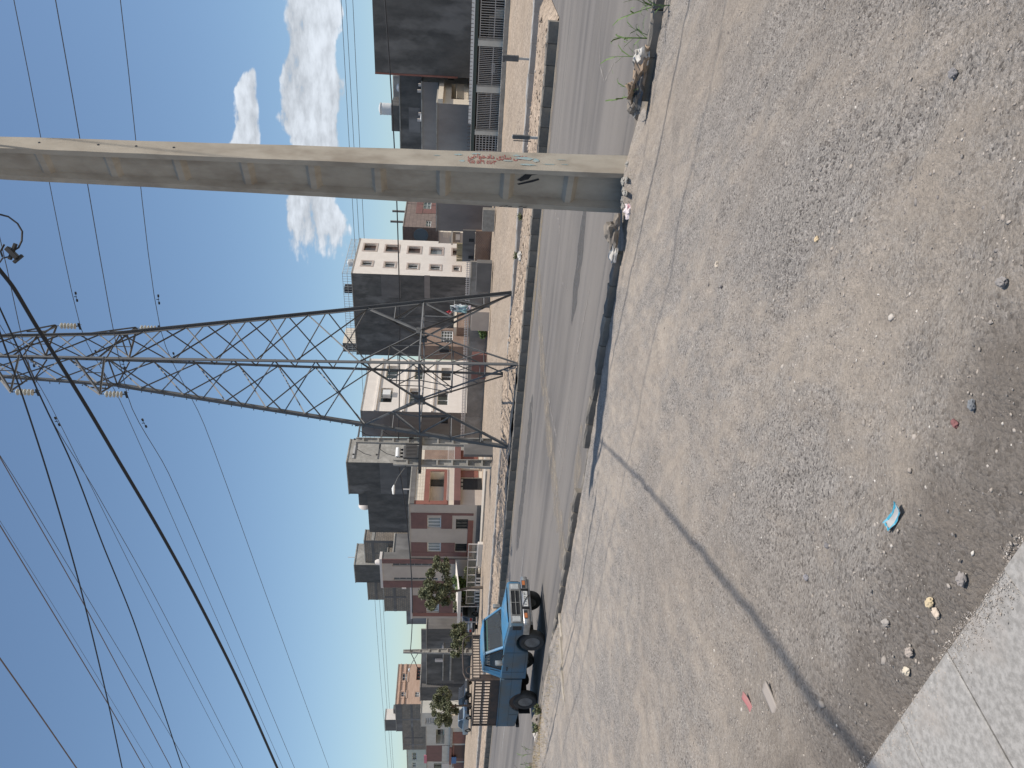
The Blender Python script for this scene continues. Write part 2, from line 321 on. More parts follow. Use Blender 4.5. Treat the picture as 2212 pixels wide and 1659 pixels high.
def dirt_mat(name, dust, grit, dark, gscale=55, patch=.55, bump=.5, stretch=(1, 1, 1), warm=None, damp=False):
    M = bpy.data.materials.new(name); M.use_nodes = True; t = M.node_tree; N = t.nodes; L = t.links; bs = N['Principled BSDF']
    bs.inputs['Roughness'].default_value = .95; bs.inputs['Specular IOR Level'].default_value = .15
    tcn = N.new('ShaderNodeTexCoord'); mp = N.new('ShaderNodeMapping'); mp.inputs['Rotation'].default_value = (0, 0, -TH); mp.inputs['Scale'].default_value = stretch
    L.new(tcn.outputs['Object'], mp.inputs[0]); P = mp.outputs[0]; P0 = tcn.outputs['Object']
    def nz(sc, dt, s, ro=.6):
        n = N.new('ShaderNodeTexNoise'); n.inputs['Scale'].default_value = sc; n.inputs['Detail'].default_value = dt; n.inputs['Roughness'].default_value = ro; L.new(s, n.inputs['Vector']); return n.outputs[0]
    def mr(v, a, b):
        x = N.new('ShaderNodeMapRange'); L.new(v, x.inputs[0]); x.inputs[1].default_value = a; x.inputs[2].default_value = b; return x.outputs[0]
    def mixc(f, a, b, mode='MIX'):
        x = N.new('ShaderNodeMix'); x.data_type = 'RGBA'; x.blend_type = mode
        for i, v in ((0, f), (6, a), (7, b)):
            if hasattr(v, 'links'): L.new(v, x.inputs[i])
            else: x.inputs[i].default_value = (*v, 1) if i else v
        return x.outputs[2]
    def mth(op, a, b):
        x = N.new('ShaderNodeMath'); x.operation = op
        for i, v in enumerate((a, b)):
            if hasattr(v, 'links'): L.new(v, x.inputs[i])
            else: x.inputs[i].default_value = v
        return x.outputs[0]
    vo = N.new('ShaderNodeTexVoronoi'); vo.inputs['Scale'].default_value = gscale; L.new(P0, vo.inputs['Vector'])
    sv = N.new('ShaderNodeSeparateColor'); L.new(vo.outputs['Color'], sv.inputs[0])
    vo2 = N.new('ShaderNodeTexVoronoi'); vo2.inputs['Scale'].default_value = gscale * .42; L.new(P0, vo2.inputs['Vector'])
    pat = mr(mth('ADD', mth('MULTIPLY', nz(patch, 8, P, .68), .62), mth('MULTIPLY', nz(patch * 6, 6, P, .68), .38)), .40, .54)
    g = mixc(mr(sv.outputs[0], 0, 1), grit, tuple(min(1, c * 1.75) for c in grit)); g = mixc(mr(sv.outputs[1], .72, .95), g, dark)
    c = mixc(pat, dust, g)
    c = mixc(mr(nz(patch * .35, 5, P), .5, .68), c, mixc(.5, c, warm or dust))
    c = mixc(mth('MULTIPLY', mr(nz(gscale * 1.6, 3, P0), .45, .8), .5), c, tuple(v * .55 for v in grit))
    gr_ = mr(mth('ADD', mth('MULTIPLY', nz(gscale * .33, 9, P0, .78), .65), mth('MULTIPLY', nz(gscale * .07, 6, P, .7), .35)), .36, .64)
    gv = N.new('ShaderNodeMapRange'); L.new(gr_, gv.inputs[0]); gv.inputs[3].default_value = .70; gv.inputs[4].default_value = 1.19
    cc = N.new('ShaderNodeCombineColor'); [L.new(gv.outputs[0], cc.inputs[i]) for i in range(3)]; c = mixc(1.0, c, cc.outputs[0], 'MULTIPLY')
    if damp:                                   # damp, trodden patch beside the paving
        dd = N.new('ShaderNodeVectorMath'); dd.operation = 'DOT_PRODUCT'; L.new(P0, dd.inputs[0]); dd.inputs[1].default_value = ppd
        dv = mth('ADD', mth('SUBTRACT', dd.outputs['Value'], pe0.dot(ppd)), mth('MULTIPLY', mth('SUBTRACT', nz(1.5, 7, P0, .65), .5), 1.5)); c = mixc(mth('MULTIPLY', mr(dv, -.62, -.22), .62), c, (.165, .142, .12))
    L.new(c, bs.inputs['Base Color'])
    h = mth('ADD', mth('MULTIPLY', mth('SUBTRACT', 1.0, vo.outputs['Distance']), mth('MULTIPLY', pat, .34)), mth('ADD', mth('MULTIPLY', nz(gscale * .5, 8, P0, .72), .95), mth('MULTIPLY', nz(5, 5, P), 1.1)))
    h = mth('ADD', h, mth('MULTIPLY', mr(vo2.outputs['Distance'], .35, 0), .25))
    b = N.new('ShaderNodeBump'); b.inputs['Strength'].default_value = bump; b.inputs['Distance'].default_value = .025; L.new(h, b.inputs['Height']); L.new(b.outputs[0], bs.inputs['Normal'])
    return M
M_lot = dirt_mat('gravelly_dirt', (.432, .372, .31), (.265, .242, .218), (.125, .113, .103), 80, .9, 1.0, (1, .4, 1), (.35, .295, .24), damp=True)
M_fardirt = dirt_mat('tan_dirt', (.36, .29, .222), (.275, .226, .178), (.17, .138, .11), 12, .35, .6, (1, .3, 1), (.47, .37, .28))
M_stripd = dirt_mat('clodded_dirt', (.385, .305, .23), (.30, .24, .185), (.18, .14, .11), 9, .8, 1.0, (1, .6, 1), (.42, .31, .22))

ground = MB(); ground.poly((-2500, -600, -.06), (2500, -600, -.06), (2500, 4000, -.06), (-2500, 4000, -.06))
tag(ground.build('ground', M_fardirt), kind='structure')
bs_near = np.concatenate([np.arange(-4, 12.1, .085)])
as_near = np.concatenate([np.arange(-14, -4, .3), np.arange(-4, 14, .085), np.arange(14, 32, .15), np.arange(32, 70, .6)])
dirt_lot = grid_sheet('dirt_lot', bs_near, as_near, lambda X, Y, B, A: lot_z(X, Y), M_lot)

# asphalt: built in its own frame (x across, y along)
M_road = bpy.data.materials.new('dusty_asphalt'); M_road.use_nodes = True
def road_mat(M):
    t = M.node_tree; N = t.nodes; L = t.links; bs = N['Principled BSDF']; bs.inputs['Roughness'].default_value = .85; bs.inputs['Specular IOR Level'].default_value = .3
    tcn = N.new('ShaderNodeTexCoord'); P0 = tcn.outputs['Object']
    def mp(s):
        m = N.new('ShaderNodeMapping'); m.inputs['Scale'].default_value = s; L.new(P0, m.inputs[0]); return m.outputs[0]
    def nz(sc, dt, s): 
        n = N.new('ShaderNodeTexNoise'); n.inputs['Scale'].default_value = sc; n.inputs['Detail'].default_value = dt; n.inputs['Roughness'].default_value = .6; L.new(s, n.inputs['Vector']); return n.outputs[0]
    def ramp(v, pts):
        r = N.new('ShaderNodeValToRGB'); e = r.color_ramp.elements
        e[0].position = pts[0][0]; e[0].color = (*pts[0][1], 1); e[1].position = pts[1][0]; e[1].color = (*pts[1][1], 1)
        for p, c in pts[2:]: x = e.new(p); x.color = (*c, 1)
        L.new(v, r.inputs[0]); return r.outputs[0]
    a = ramp(nz(1.0, 7, mp((1.3, .035, 1))), [(.36, (.098, .092, .088)), (.64, (.178, .164, .152))])
    d = ramp(nz(.5, 6, mp((.5, .18, 1))), [(.38, (0, 0, 0)), (.68, (1, 1, 1))])
    mx = N.new('ShaderNodeMix'); mx.data_type = 'RGBA'; L.new(d, mx.inputs[0]); L.new(a, mx.inputs[6]); mx.inputs[7].default_value = (.20, .182, .163, 1)
    f = nz(90, 3, P0); mx2 = N.new('ShaderNodeMix'); mx2.data_type = 'RGBA'; mx2.blend_type = 'OVERLAY'; mx2.inputs[0].default_value = .35; L.new(mx.outputs[2], mx2.inputs[6]); L.new(f, mx2.inputs[7])
    L.new(mx2.outputs[2], bs.inputs['Base Color'])
    b = N.new('ShaderNodeBump'); b.inputs['Strength'].default_value = .3; b.inputs['Distance'].default_value = .01; L.new(f, b.inputs['Height']); L.new(b.outputs[0], bs.inputs['Normal'])
road_mat(M_road)
rd = MB(); rd.poly((10.95, -80, 0), (23.35, -80, 0), (23.35, 420, 0), (10.95, 420, 0))
road = tag(rd.build('road', M_road), kind='structure'); road.rotation_euler = (0, 0, TH)
def fray(M, sc=2.2, lo=.36, hi=.66, top=.72):                # thin drifts: patchy cover
    N = M.node_tree.nodes; L = M.node_tree.links; t_ = N.new('ShaderNodeTexCoord'); n_ = N.new('ShaderNodeTexNoise'); n_.inputs['Scale'].default_value = sc; n_.inputs['Detail'].default_value = 8; n_.inputs['Roughness'].default_value = .65
    r_ = N.new('ShaderNodeMapRange'); r_.inputs[1].default_value = lo; r_.inputs[2].default_value = hi; r_.inputs[4].default_value = top
    L.new(t_.outputs['Object'], n_.inputs['Vector']); L.new(n_.outputs[0], r_.inputs[0]); L.new(r_.outputs[0], N['Principled BSDF'].inputs['Alpha']); return M
M_sand = fray(mat('blown_sand', (.36, .30, .225), .95, (.28, .245, .20), 3.5, mix=(.35, .6)))
M_yel = fray(mat('worn_yellow_paint', (.50, .36, .11), .8, (.36, .29, .2), 7, mix=(.42, .6)), 5)
M_dustl = fray(mat('pale_dust', (.34, .31, .28), .95, (.26, .24, .22), 6), 4, .4, .6, .8)
def ribbon(name, pts, w, z, material, jitter=.35, step=.25, seed=3):
    """irregular flat strip on the road through (b,a) points; w = full width"""
    rr = random.Random(seed); P = [Vector((p[0], p[1])) for p in pts]; out_ = []
    for i in range(len(P) - 1):
        k = max(1, int((P[i + 1] - P[i]).length / step))
        out_ += [P[i].lerp(P[i + 1], j / k) for j in range(k)]
    out_.append(P[-1]); mb = MB(); L_, R_ = [], []
    for i, p in enumerate(out_):
        d = (out_[min(i + 1, len(out_) - 1)] - out_[max(i - 1, 0)]).normalized(); nn = Vector((-d.y, d.x))
        taper = min(1, .25 + i * .25, .25 + (len(out_) - 1 - i) * .25)
        L_.append(p + nn * w / 2 * taper * (1 + rr.uniform(-jitter, jitter))); R_.append(p - nn * w / 2 * taper * (1 + rr.uniform(-jitter, jitter)))
    for i in range(len(out_) - 1): mb.poly((*L_[i], z), (*R_[i], z), (*R_[i + 1], z), (*L_[i + 1], z))
    o = mb.build(name, material, road); return o
ribbon('sand_strip', [(22.4, 12.0), (21, 12.9), (19.6, 13.5), (18, 13.75), (16.5, 13.95), (14.8, 14.05), (12.9, 14.1), (11.4, 14.3)], .9, .004, M_sand)
ribbon('sand_strip', [(12.2, 10.2), (11.7, 12.2), (11.5, 14), (11.35, 15.8)], .7, .0035, M_sand, seed=9)
ribbon('sand_strip', [(22.95, 5), (23.0, 12), (23.0, 20), (23.0, 40), (23.0, 75)], .55, .005, M_sand, jitter=.5, seed=5)
ribbon('paint_line', [(22.75, 9.8), (22.72, 12), (22.6, 14.5)], .16, .009, M_yel, jitter=.5, seed=6)
ribbon('crack', [(19.2, 12.6), (18.2, 13.0), (17.2, 13.3), (15.6, 13.1), (13.8, 12.7)], .10, .006, M_dustl, jitter=.8, seed=8)
ribbon('crack', [(15.0, 6.2), (14.2, 5.9), (13.4, 5.3), (12.7, 4.9), (12.0, 4.6)], .06, .006, M_dustl, jitter=.7, seed=11)
M_patch = fray(mat('tarry_patch', (.085, .082, .08), .8, (.12, .115, .11), 6), 3, .3, .5, .7)
ribbon('tar_patch', [(20.6, 16), (20.5, 20), (20.7, 24)], 1.0, .003, M_patch, jitter=.2, seed=31)
ribbon('tar_patch', [(15.2, 6.5), (15.0, 9.5)], .7, .003, M_patch, jitter=.2, seed=32)
ribbon('sand_strip', [(11.45, 2.5), (11.5, 6), (11.45, 9.3)], .55, .0045, M_sand, jitter=.6, seed=33)
ribbon('crack', [(21.5, 8.2), (20.1, 9.0), (18.9, 8.7), (17.2, 9.6), (16.0, 9.2)], .06, .007, M_dustl, jitter=.8, seed=34)
ribbon('crack', [(13.4, 7.5), (13.9, 10), (13.6, 12.6), (14.1, 15.5)], .05, .007, M_dustl, jitter=.8, seed=35)
ribbon('crack', [(16.4, 3.2), (15.6, 3.9), (14.9, 4.0), (14.0, 3.3)], .05, .006, M_dustl, jitter=.7, seed=12)
ribbon('paint_line', [(18.6, 21.5), (18.55, 24.5)], .07, .006, mat('worn_white_paint', (.5, .49, .47), .8, (.25, .24, .23), 5), seed=13)
ribbon('paint_line', [(18.4, 30), (18.4, 36)], .07, .006, MATS['worn_white_paint'], seed=14)

# kerbs: every stone a piece
M_kerb = mat('kerb_concrete', (.215, .195, .168), .92, (.15, .138, .122), 4, bump=.5, bscale=18, vary=.13, col3=(.29, .25, .20), scale3=1.2)
M_chan = mat('channel_concrete', (.40, .385, .365), .9, (.32, .305, .285), 3, bump=.3, bscale=18, vary=.06)
def kerb_mesh(L_, w, h, seed, m_=None):
    rr = random.Random(seed); mb = MB(); n = 5
    prof = [(0, -.15), (0, h - .03), (.025, h), (w - .02, h), (w, h - .02), (w, -.15)]
    rows = []
    for i in range(n):
        y = -L_ / 2 + L_ * i / (n - 1); o = len(mb.v)
        for x, z in prof: mb.v.append((x + rr.uniform(-.008, .008), y, z + (rr.uniform(-.018, .006) if z > 0 else 0)))
        rows.append(o)
    for i in range(n - 1):
        for j in range(len(prof)): 
            k = (j + 1) % len(prof); mb.f.append((rows[i] + j, rows[i] + k, rows[i + 1] + k, rows[i + 1] + j))
    mb.f.append(tuple(rows[0] + j for j in range(6))); mb.f.append(tuple(rows[-1] + j for j in range(6)))
    return mb.mesh('kerb_stone', m_ or M_kerb)
km_far = [kerb_mesh(.585, .2, .3, i) for i in range(5)]; km_near = [kerb_mesh(.585, .13, .19, 20 + i) for i in range(5)]; km_wall = [kerb_mesh(.995, .26, .34, 40 + i, M_chan) for i in range(4)]
def kerb(name, meshes, b, a0, a1, step, skip=(), dz=0, wob=.012):
    root = tag(ob(name, None, None, rw(b, 0), (0, 0, TH)), kind='structure'); rr = random.Random(int(b * 10)); a = a0; i = 0
    while a < a1:
        if not any(s0 <= a <= s1 for s0, s1 in skip):
            o = ob('kerb_stone', meshes[rr.randrange(len(meshes))], root, (rr.uniform(-wob, wob), a + step / 2, dz + rr.uniform(-wob, wob)), (rr.uniform(-.02, .02), rr.uniform(-.03, .03), rr.uniform(-.012, .012)))
        a += step
    return root
kerb('far_kerb', km_far, 23.3, 4.7, 92, .6)
nk = kerb('near_kerb', km_near, 10.98, -1, 19.6, .6, skip=((9.4, 10.9), (2.75, 5.5)), wob=.011)
for i in range(3): ob('kerb_stone', km_near[i], nk, (.04, 9.7 + i * .6, -.13), (0, .05 * i, .03))
ob('kerb_stone', km_near[1], nk, (.2, 23.0, .02), (.05, .06, .1)); ob('kerb_stone', km_near[3], nk, (.22, 23.6, -.02), (-.05, .02, .06))
kerb('channel_wall', km_wall, 28.0, 3.4, 75, 1.0, dz=.03)

def far_z(X, Y, B, A):
    z = np.where(B < 27.2, .25, np.where(B < 28.1, -.08, .22))
    z = np.where((B >= 27.2) & (B < 27.9), .25 - .36 * sst((B - 27.2) / .5), z)
    z = np.where(B > 28.1, .26 - .24 * sst((B - 28.5) / 6), z)
    strip = sst((B - 23.5) / .6) * (1 - sst((B - 26.6) / .7))
    bank = np.exp(-((A - 20) / 5.0) ** 2) * np.exp(-((B - 25.6) / 2.3) ** 2)
    bank2 = np.exp(-((A - 30) / 6.0) ** 2) * np.exp(-((B - 25.3) / 1.2) ** 2)
    z = z + strip * (vnoise(B, A, .7, 7) * .16 + vnoise(B, A, 2.3, 8) * .09 + .02) + bank * (.30 + vnoise(B, A, 1.6, 12) * .22) + bank2 * .16
    z = np.where(B < 28.2, z * sst((A - 4.5) / .7) - .02, z)
    return z + np.where(B > 28.4, vnoise(B, A, .25, 9) * .10 + vnoise(B, A, 1.2, 10) * .05, 0)
grid_sheet('verge', np.concatenate([np.arange(23.46, 28.4, .14)]), np.concatenate([np.arange(4.62, 45, .16), np.arange(45, 100, .6)]), far_z, M_stripd)
grid_sheet('waste_ground', np.concatenate([np.arange(28.2, 36, .3), np.arange(36, 68, 1.2)]), np.concatenate([np.arange(-14, 60, .4), np.arange(60, 150, 1.5)]), far_z, M_fardirt)
sr = MB(); sr.poly((23.36, -60, .0), (27.9, -60, .0), (27.9, 4.6, .0), (23.36, 4.6, .0)); sro = tag(sr.build('side_road', M_road), kind='structure'); sro.rotation_euler = (0, 0, TH)
def far_zp(p): 
    b, a = p.dot(N1), p.dot(E1); return float(far_z(None, None, np.array([b]), np.array([a]))[0])

# stone paving at the photographer's feet
M_gran = mat('grey_granite_paving', (.235, .224, .207), .8, (.345, .33, .308), 38, detail=3, mix=(.38, .62), bump=.25, bscale=60, vary=.06, col3=(.33, .295, .26), scale3=2.5, mix3=(.55, .75))
pav = tag(ob('paving', None, None, pe0), kind='structure')
tl = MB(); tl.box(-.198, .198, -.198, .198, -.09, 0); tmesh = tl.mesh('paving_slab', M_gran, bevel=.004)
kt = math.atan2(ped.y, ped.x)
for i in range(-2, 8):
    for j in range(0, 6):
        p = ped * (-.2 + .4 * i + .13) + ppd * (.2 + .4 * j)
        ob('paving_slab', tmesh, pav, (p.x, p.y, random.uniform(-.003, .003)), (random.uniform(-.004, .004), random.uniform(-.004, .004), kt))
bed = MB(); c0, c1 = ped * -1.2 + ppd * .005, ped * 3.2 + ppd * .005
bed.poly(*[(v.x, v.y, -.012) for v in (c0, c1, c1 + ppd * 2.4, c0 + ppd * 2.4)]); bed.build('mortar_bed', mat('sandy_mortar', (.36, .315, .26), .95, (.28, .25, .21), 20), pav)

# loose gravel, far too many to count: one mesh
def pebbles(name, n, sampler, smin, smax, material, label, seed, flat=.6):
    r = np.random.default_rng(seed)
    phi = (1 + 5 ** .5) / 2
    ico = np.array([(-1, phi, 0), (1, phi, 0), (-1, -phi, 0), (1, -phi, 0), (0, -1, phi), (0, 1, phi), (0, -1, -phi), (0, 1, -phi), (phi, 0, -1), (phi, 0, 1), (-phi, 0, -1), (-phi, 0, 1)]) / 1.9
    fc = np.array([(0, 11, 5), (0, 5, 1), (0, 1, 7), (0, 7, 10), (0, 10, 11), (1, 5, 9), (5, 11, 4), (11, 10, 2), (10, 7, 6), (7, 1, 8), (3, 9, 4), (3, 4, 2), (3, 2, 6), (3, 6, 8), (3, 8, 9), (4, 9, 5), (2, 4, 11), (6, 2, 10), (8, 6, 7), (9, 8, 1)])
    X, Y, Z = sampler(r, n); n = len(X)
    s = smin * (smax / smin) ** (r.random(n) ** 2.6); ang = r.random(n) * 6.283
    v = ico[None] * (1 + r.uniform(-.28, .28, (n, 12, 1))) * np.stack([s * r.uniform(.7, 1.35, n), s * r.uniform(.6, 1.0, n), s * flat * r.uniform(.6, 1.1, n)], -1)[:, None, :]
    c, e = np.cos(ang)[:, None], np.sin(ang)[:, None]
    vx = v[..., 0] * c - v[..., 1] * e + X[:, None]; vy = v[..., 0] * e + v[..., 1] * c + Y[:, None]; vz = v[..., 2] + (Z + s * flat * .25)[:, None]
    V = np.stack([vx, vy, vz], -1).reshape(-1, 3); F = (fc[None] + (np.arange(n) * 12)[:, None, None]).reshape(-1, 3)
    me = bpy.data.meshes.new(name); me.vertices.add(len(V)); me.vertices.foreach_set('co', V.ravel()); me.loops.add(F.size); me.loops.foreach_set('vertex_index', F.ravel().astype(np.int32))
    me.polygons.add(len(F)); me.polygons.foreach_set('loop_start', np.arange(0, F.size, 3, dtype=np.int32)); me.update(); me.materials.append(material)
    return tag(ob(name, me), label, 'gravel', kind='stuff')
def island_mat(name, stops, rough=.9):
    M = bpy.data.materials.new(name); M.use_nodes = True; N = M.node_tree.nodes; L = M.node_tree.links; bs = N['Principled BSDF']; bs.inputs['Roughness'].default_value = rough; bs.inputs['Specular IOR Level'].default_value = .25
    g = N.new('ShaderNodeNewGeometry'); r = N.new('ShaderNodeValToRGB'); e = r.color_ramp.elements
    e[0].position = stops[0][0]; e[0].color = (*stops[0][1], 1); e[1].position = stops[-1][0]; e[1].color = (*stops[-1][1], 1)
    for p, c in stops[1:-1]: x = e.new(p); x.color = (*c, 1)
    L.new(g.outputs['Random Per Island'], r.inputs[0]); L.new(r.outputs[0], bs.inputs['Base Color']); return M
M_peb = island_mat('mixed_pebbles', [(0, (.19, .175, .165)), (.3, (.30, .272, .245)), (.6, (.37, .32, .27)), (.92, (.40, .355, .31)), (1, (.62, .58, .52))])
def lot_sampler(dmax, dmin=1.2, power=1.0):
    def f(r, n):
        d = dmin + (dmax - dmin) * r.random(n) ** power; t = r.uniform(R(-36), R(36), n); X = d * np.sin(t); Y = d * np.cos(t)
        b = X * N1.x + Y * N1.y; ins = (X - pe0.x) * ppd.x + (Y - pe0.y) * ppd.y
        w = vnoise(b * 1.0, (X * E1.x + Y * E1.y) * .45, 1.2, 21) + vnoise(b, X * E1.x + Y * E1.y, .4, 22)
        keep = (b < 10.9) & (ins < .06 * r.random(n) * (r.random(n) < .5)) & (r.random(n) < .35 + 1.6 * np.clip(w + .15, 0, 1)); X, Y = X[keep], Y[keep]
        return X, Y, lot_z(X, Y)
    return f
pebbles('gravel', 46000, lot_sampler(11, 1.2, .66), .0022, .009, M_peb, 'fine grey and tan gravel spread over the dirt lot', 5, .55)
def edge_sampler(r, n):
    s = r.uniform(-1.3, 3.2, n); d = np.abs(r.normal(size=n)) * .055 * (.4 + 1.6 * np.clip(vnoise(s, s * 0, 2.5, 3) + .5, 0, 1)) - .03
    X = pe0.x + ped.x * s + ppd.x * d; Y = pe0.y + ped.y * s + ppd.y * d
    return X, Y, np.where(d > 0, PAV_Z - .001, lot_z(X, Y))
pebbles('grit', 15000, edge_sampler, .0012, .0042, M_peb, 'fine dirt and grit spilling over the edge of the paving', 9, .6)
pebbles('stones', 1100, lot_sampler(13, 1.2, .75), .007, .023, M_peb, 'larger loose stones scattered over the dirt lot', 6, .45)
def verge_sampler(r, n):
    b = r.uniform(23.6, 27.3, n); a = r.uniform(5, 34, n); X = b * N1.x + a * E1.x; Y = b * N1.y + a * E1.y
    keep = r.random(n) < .3 + .9 * np.clip(vnoise(b, a, .6, 31) + .3, 0, 1); X, Y, b, a = X[keep], Y[keep], b[keep], a[keep]
    return X, Y, far_z(X, Y, b, a)
M_clod = island_mat('dry_clods', [(0, (.24, .19, .15)), (.5, (.36, .285, .22)), (.94, (.42, .345, .27)), (1, (.62, .56, .5))])
pebbles('rubble', 2600, verge_sampler, .02, .085, M_clod, 'dry clods and rubble on the verge beyond the road', 8)

# ------------------------------------------------------------------ near concrete pole
M_pole = mat('pole_concrete', (.45, .40, .325), .9, (.35, .305, .245), 2.6, bump=.22, bscale=70, col3=(.26, .21, .16), scale3=1.3, mix3=(.50, .78), stretch=(1, 1, .5))
POLE_A = math.atan2(-.774, .633)
nl = Vector((.633, -.774, 0)); nw = Vector((-.774, -.633, 0))
PW0, PT0, PW1, PT1, PH = .76, .48, .50, .22, 12.6
corner = on_z(1350, 375, .15); pc = corner - nl * (PW0 / 2) - nw * (PT0 / 2); pc.z = .1
def pw(z): t = z / PH; return PW0 + (PW1 - PW0) * t, PT0 + (PT1 - PT0) * t
hh = 9.0; w9, t9 = pw(hh); cu = pc + nl * (w9 / 2) + nw * (t9 / 2); tgt = on_plane(0, 319, Vector((0, cu.y, 0)), Vector((0, 1, 0)))
lean = (tgt.x - cu.x) / hh; lean_l = Vector((nl.x * lean, -nw.x * lean))          # small lean of the pole, in its own frame
pole = thing('utility_pole', 'tall ribbed concrete pole with red lettering standing at the near kerb', 'pole', pc, POLE_A)
def pp(x, y, z): return (x + lean_l.x * z, y + lean_l.y * z, z)
sh = MB(); zs = [-.4] + [i * .43 for i in range(30)]; rr = random.Random(4)
for z in zs:
    w, t = pw(max(z, 0)); f, k = .085, .095 * t / .48
    for x, y in [(w/2, -t/2), (w/2, t/2), (w/2-f, t/2), (w/2-f-.05, k), (-w/2+f+.05, k), (-w/2+f, t/2), (-w/2, t/2), (-w/2, -t/2), (-w/2+f, -t/2), (-w/2+f+.05, -k), (w/2-f-.05, -k), (w/2-f, -t/2)]:
        sh.v.append(pp(x + rr.uniform(-.004, .004), y + rr.uniform(-.004, .004), z))
for i in range(len(zs) - 1):
    for j in range(12): a, b = i * 12 + j, i * 12 + (j + 1) % 12; sh.f.append((a, b, b + 12, a + 12))
sh.f.append(tuple(range((len(zs) - 1) * 12, len(zs) * 12)))
shaft = sh.build('shaft', M_pole, pole)
z = .86
while z < 12.3:
    for sg in (-1, 1):
        w, t = pw(z); f = .085; mb = MB(); x0, x1 = -w/2 + f - .006, w/2 - f + .006; y0, y1 = sg * .08 * t / .48, sg * (t/2 - .05)
        lo, hi = .11, .045
        vs = [pp(x0, y0, z - lo - .03), pp(x1, y0, z - lo - .03), pp(x1, y1, z - hi), pp(x0, y1, z - hi), pp(x0, y0, z + lo), pp(x1, y0, z + lo), pp(x1, y1, z + hi), pp(x0, y1, z + hi)]
        mb.add(vs, [(0, 3, 2, 1), (4, 5, 6, 7), (0, 1, 5, 4), (1, 2, 6, 5), (2, 3, 7, 6), (3, 0, 4, 7)]); mb.build('rib', M_pole, pole)
    z += 1.0
for zz in (8.85, 8.0, 7.45, 6.9):
    w, t = pw(zz); mb = MB(); c = Vector(pp(w / 2 + .002, .02, zz)); mb.lathe([(.018, -.002), (.018, .003)], 8, 'x', c); mb.build('bolt_hole', M_dark, pole)

# painted lettering on the lit face: reads down the pole
M_redp = mat('faded_red_paint', (.33, .085, .075), .85, (.42, .25, .21), 14, mix=(.5, .72))
M_teal = mat('faded_teal_paint', (.27, .385, .39), .9, (.42, .43, .40), 9, mix=(.42, .62))
M_blk = mat('black_spray', (.03, .03, .032), .9, (.09, .085, .08), 9, mix=(.5, .75))
def text_mesh(body, size, name, material, width=None, bold=.022):
    cu_ = bpy.data.curves.new('txt', 'FONT'); cu_.body = body; cu_.size = size; cu_.resolution_u = 2; cu_.offset = size * bold; cu_.align_x = 'CENTER'; cu_.align_y = 'CENTER'
    to = bpy.data.objects.new('txt', cu_); COL.objects.link(to); dg = bpy.context.evaluated_depsgraph_get(); dg.update()
    me = bpy.data.meshes.new_from_object(to.evaluated_get(dg)); bpy.data.objects.remove(to); bpy.data.curves.remove(cu_)
    me.name = name; me.materials.clear(); me.materials.append(material)
    xs = np.empty(len(me.vertices) * 3); me.vertices.foreach_get('co', xs); xs = xs.reshape(-1, 3)
    if width: k = width / (xs[:, 0].max() - xs[:, 0].min()); xs[:, 0] *= k; me.vertices.foreach_set('co', xs.ravel()); me.update()
    return me
def on_lit(o, y, z):                      # text up = away to the right, text right = down the pole
    w, t = pw(z); o.parent = pole; o.location = pp(w / 2 + .004, y, z)
    mm = Matrix(((0, 0, 1), (0, 1, 0), (-1, 0, 0))).to_4x4(); o.rotation_euler = mm.to_euler()
line1 = '\ufbfd\ufeeb\ufe8d\ufeee\ufea7\ufea9\ufe8d\ufea9 \ufbfc\ufeaf\ufe8e\ufeb3 \ufedd\ufe8e\ufee7\ufe8e\ufb90'
o = ob('lettering', text_mesh(line1, .15, 'lettering', M_redp, .92)); on_lit(o, .07, 2.02)
o = ob('lettering', text_mesh('\u06f9\u06f1\u06f5 \u06f5\u06f4\u06f9 \u06f5\u06f1\u06f6\u06f3', .135, 'lettering', M_redp, .44)); on_lit(o, -.075, 2.26)
def smear(pts, y, z, material, par=None, r=0, nm='paint_smear'):
    mb = MB(); mb.poly(*[(p[0], p[1], 0) for p in pts]); o = mb.build(nm, material); on_lit(o, y, z); return o
rs = random.Random(3)
for (zc, yc, L_, h_) in [(2.62, .1, .16, .05), (2.57, -.06, .10, .05), (1.62, .06, .34, .10), (1.55, -.1, .30, .05), (1.86, -.02, .2, .03), (1.42, .02, .10, .14), (1.22, -.07, .24, .022), (1.02, .06, .2, .014), (.98, -.06, .18, .02), (2.35, .14, .2, .04), (2.95, .06, .14, .02), (1.72, .13, .12, .05)]:
    n = 14; pts = []
    for i in range(n):
        a = 2 * math.pi * i / n; k = rs.uniform(.45, 1.1); pts.append((math.cos(a) * L_ / 2 * k, math.sin(a) * h_ / 2 * rs.uniform(.5, 1.2)))
    smear(pts, yc, zc, M_teal)
def on_web(pts, name, material):          # marks on the shaded recessed side, in (x, z)
    mb = MB(); mb.poly(*[pp(x, -.098 * pw(z)[1] / .48 - .002, z) for x, z in pts]); mb.build(name, material, pole)
on_web([(.14, 1.62), (.22, 1.55), (.25, 1.40), (.20, 1.33), (.17, 1.47), (.09, 1.52), (.05, 1.63), (.07, 1.70)], 'paint_mark', M_blk)
on_web([(-.02, 1.66), (.0, 1.69), (.12, 1.36), (.09, 1.34), (.04, 1.46)], 'paint_mark', M_blk)
for k in range(5):
    x = -PW0 / 2 + .03 + .012 * (k % 2); zz = 1.95 - .07 * k - (.1 if k > 2 else 0)
    mb = MB(); mb.poly(*[pp(x + dx, -.2435 + .0, zz + dz) for dx, dz in ((0, 0), (.012, .004), (.03, -.06), (.018, -.062))]); mb.build('paint_mark', M_blk, pole)

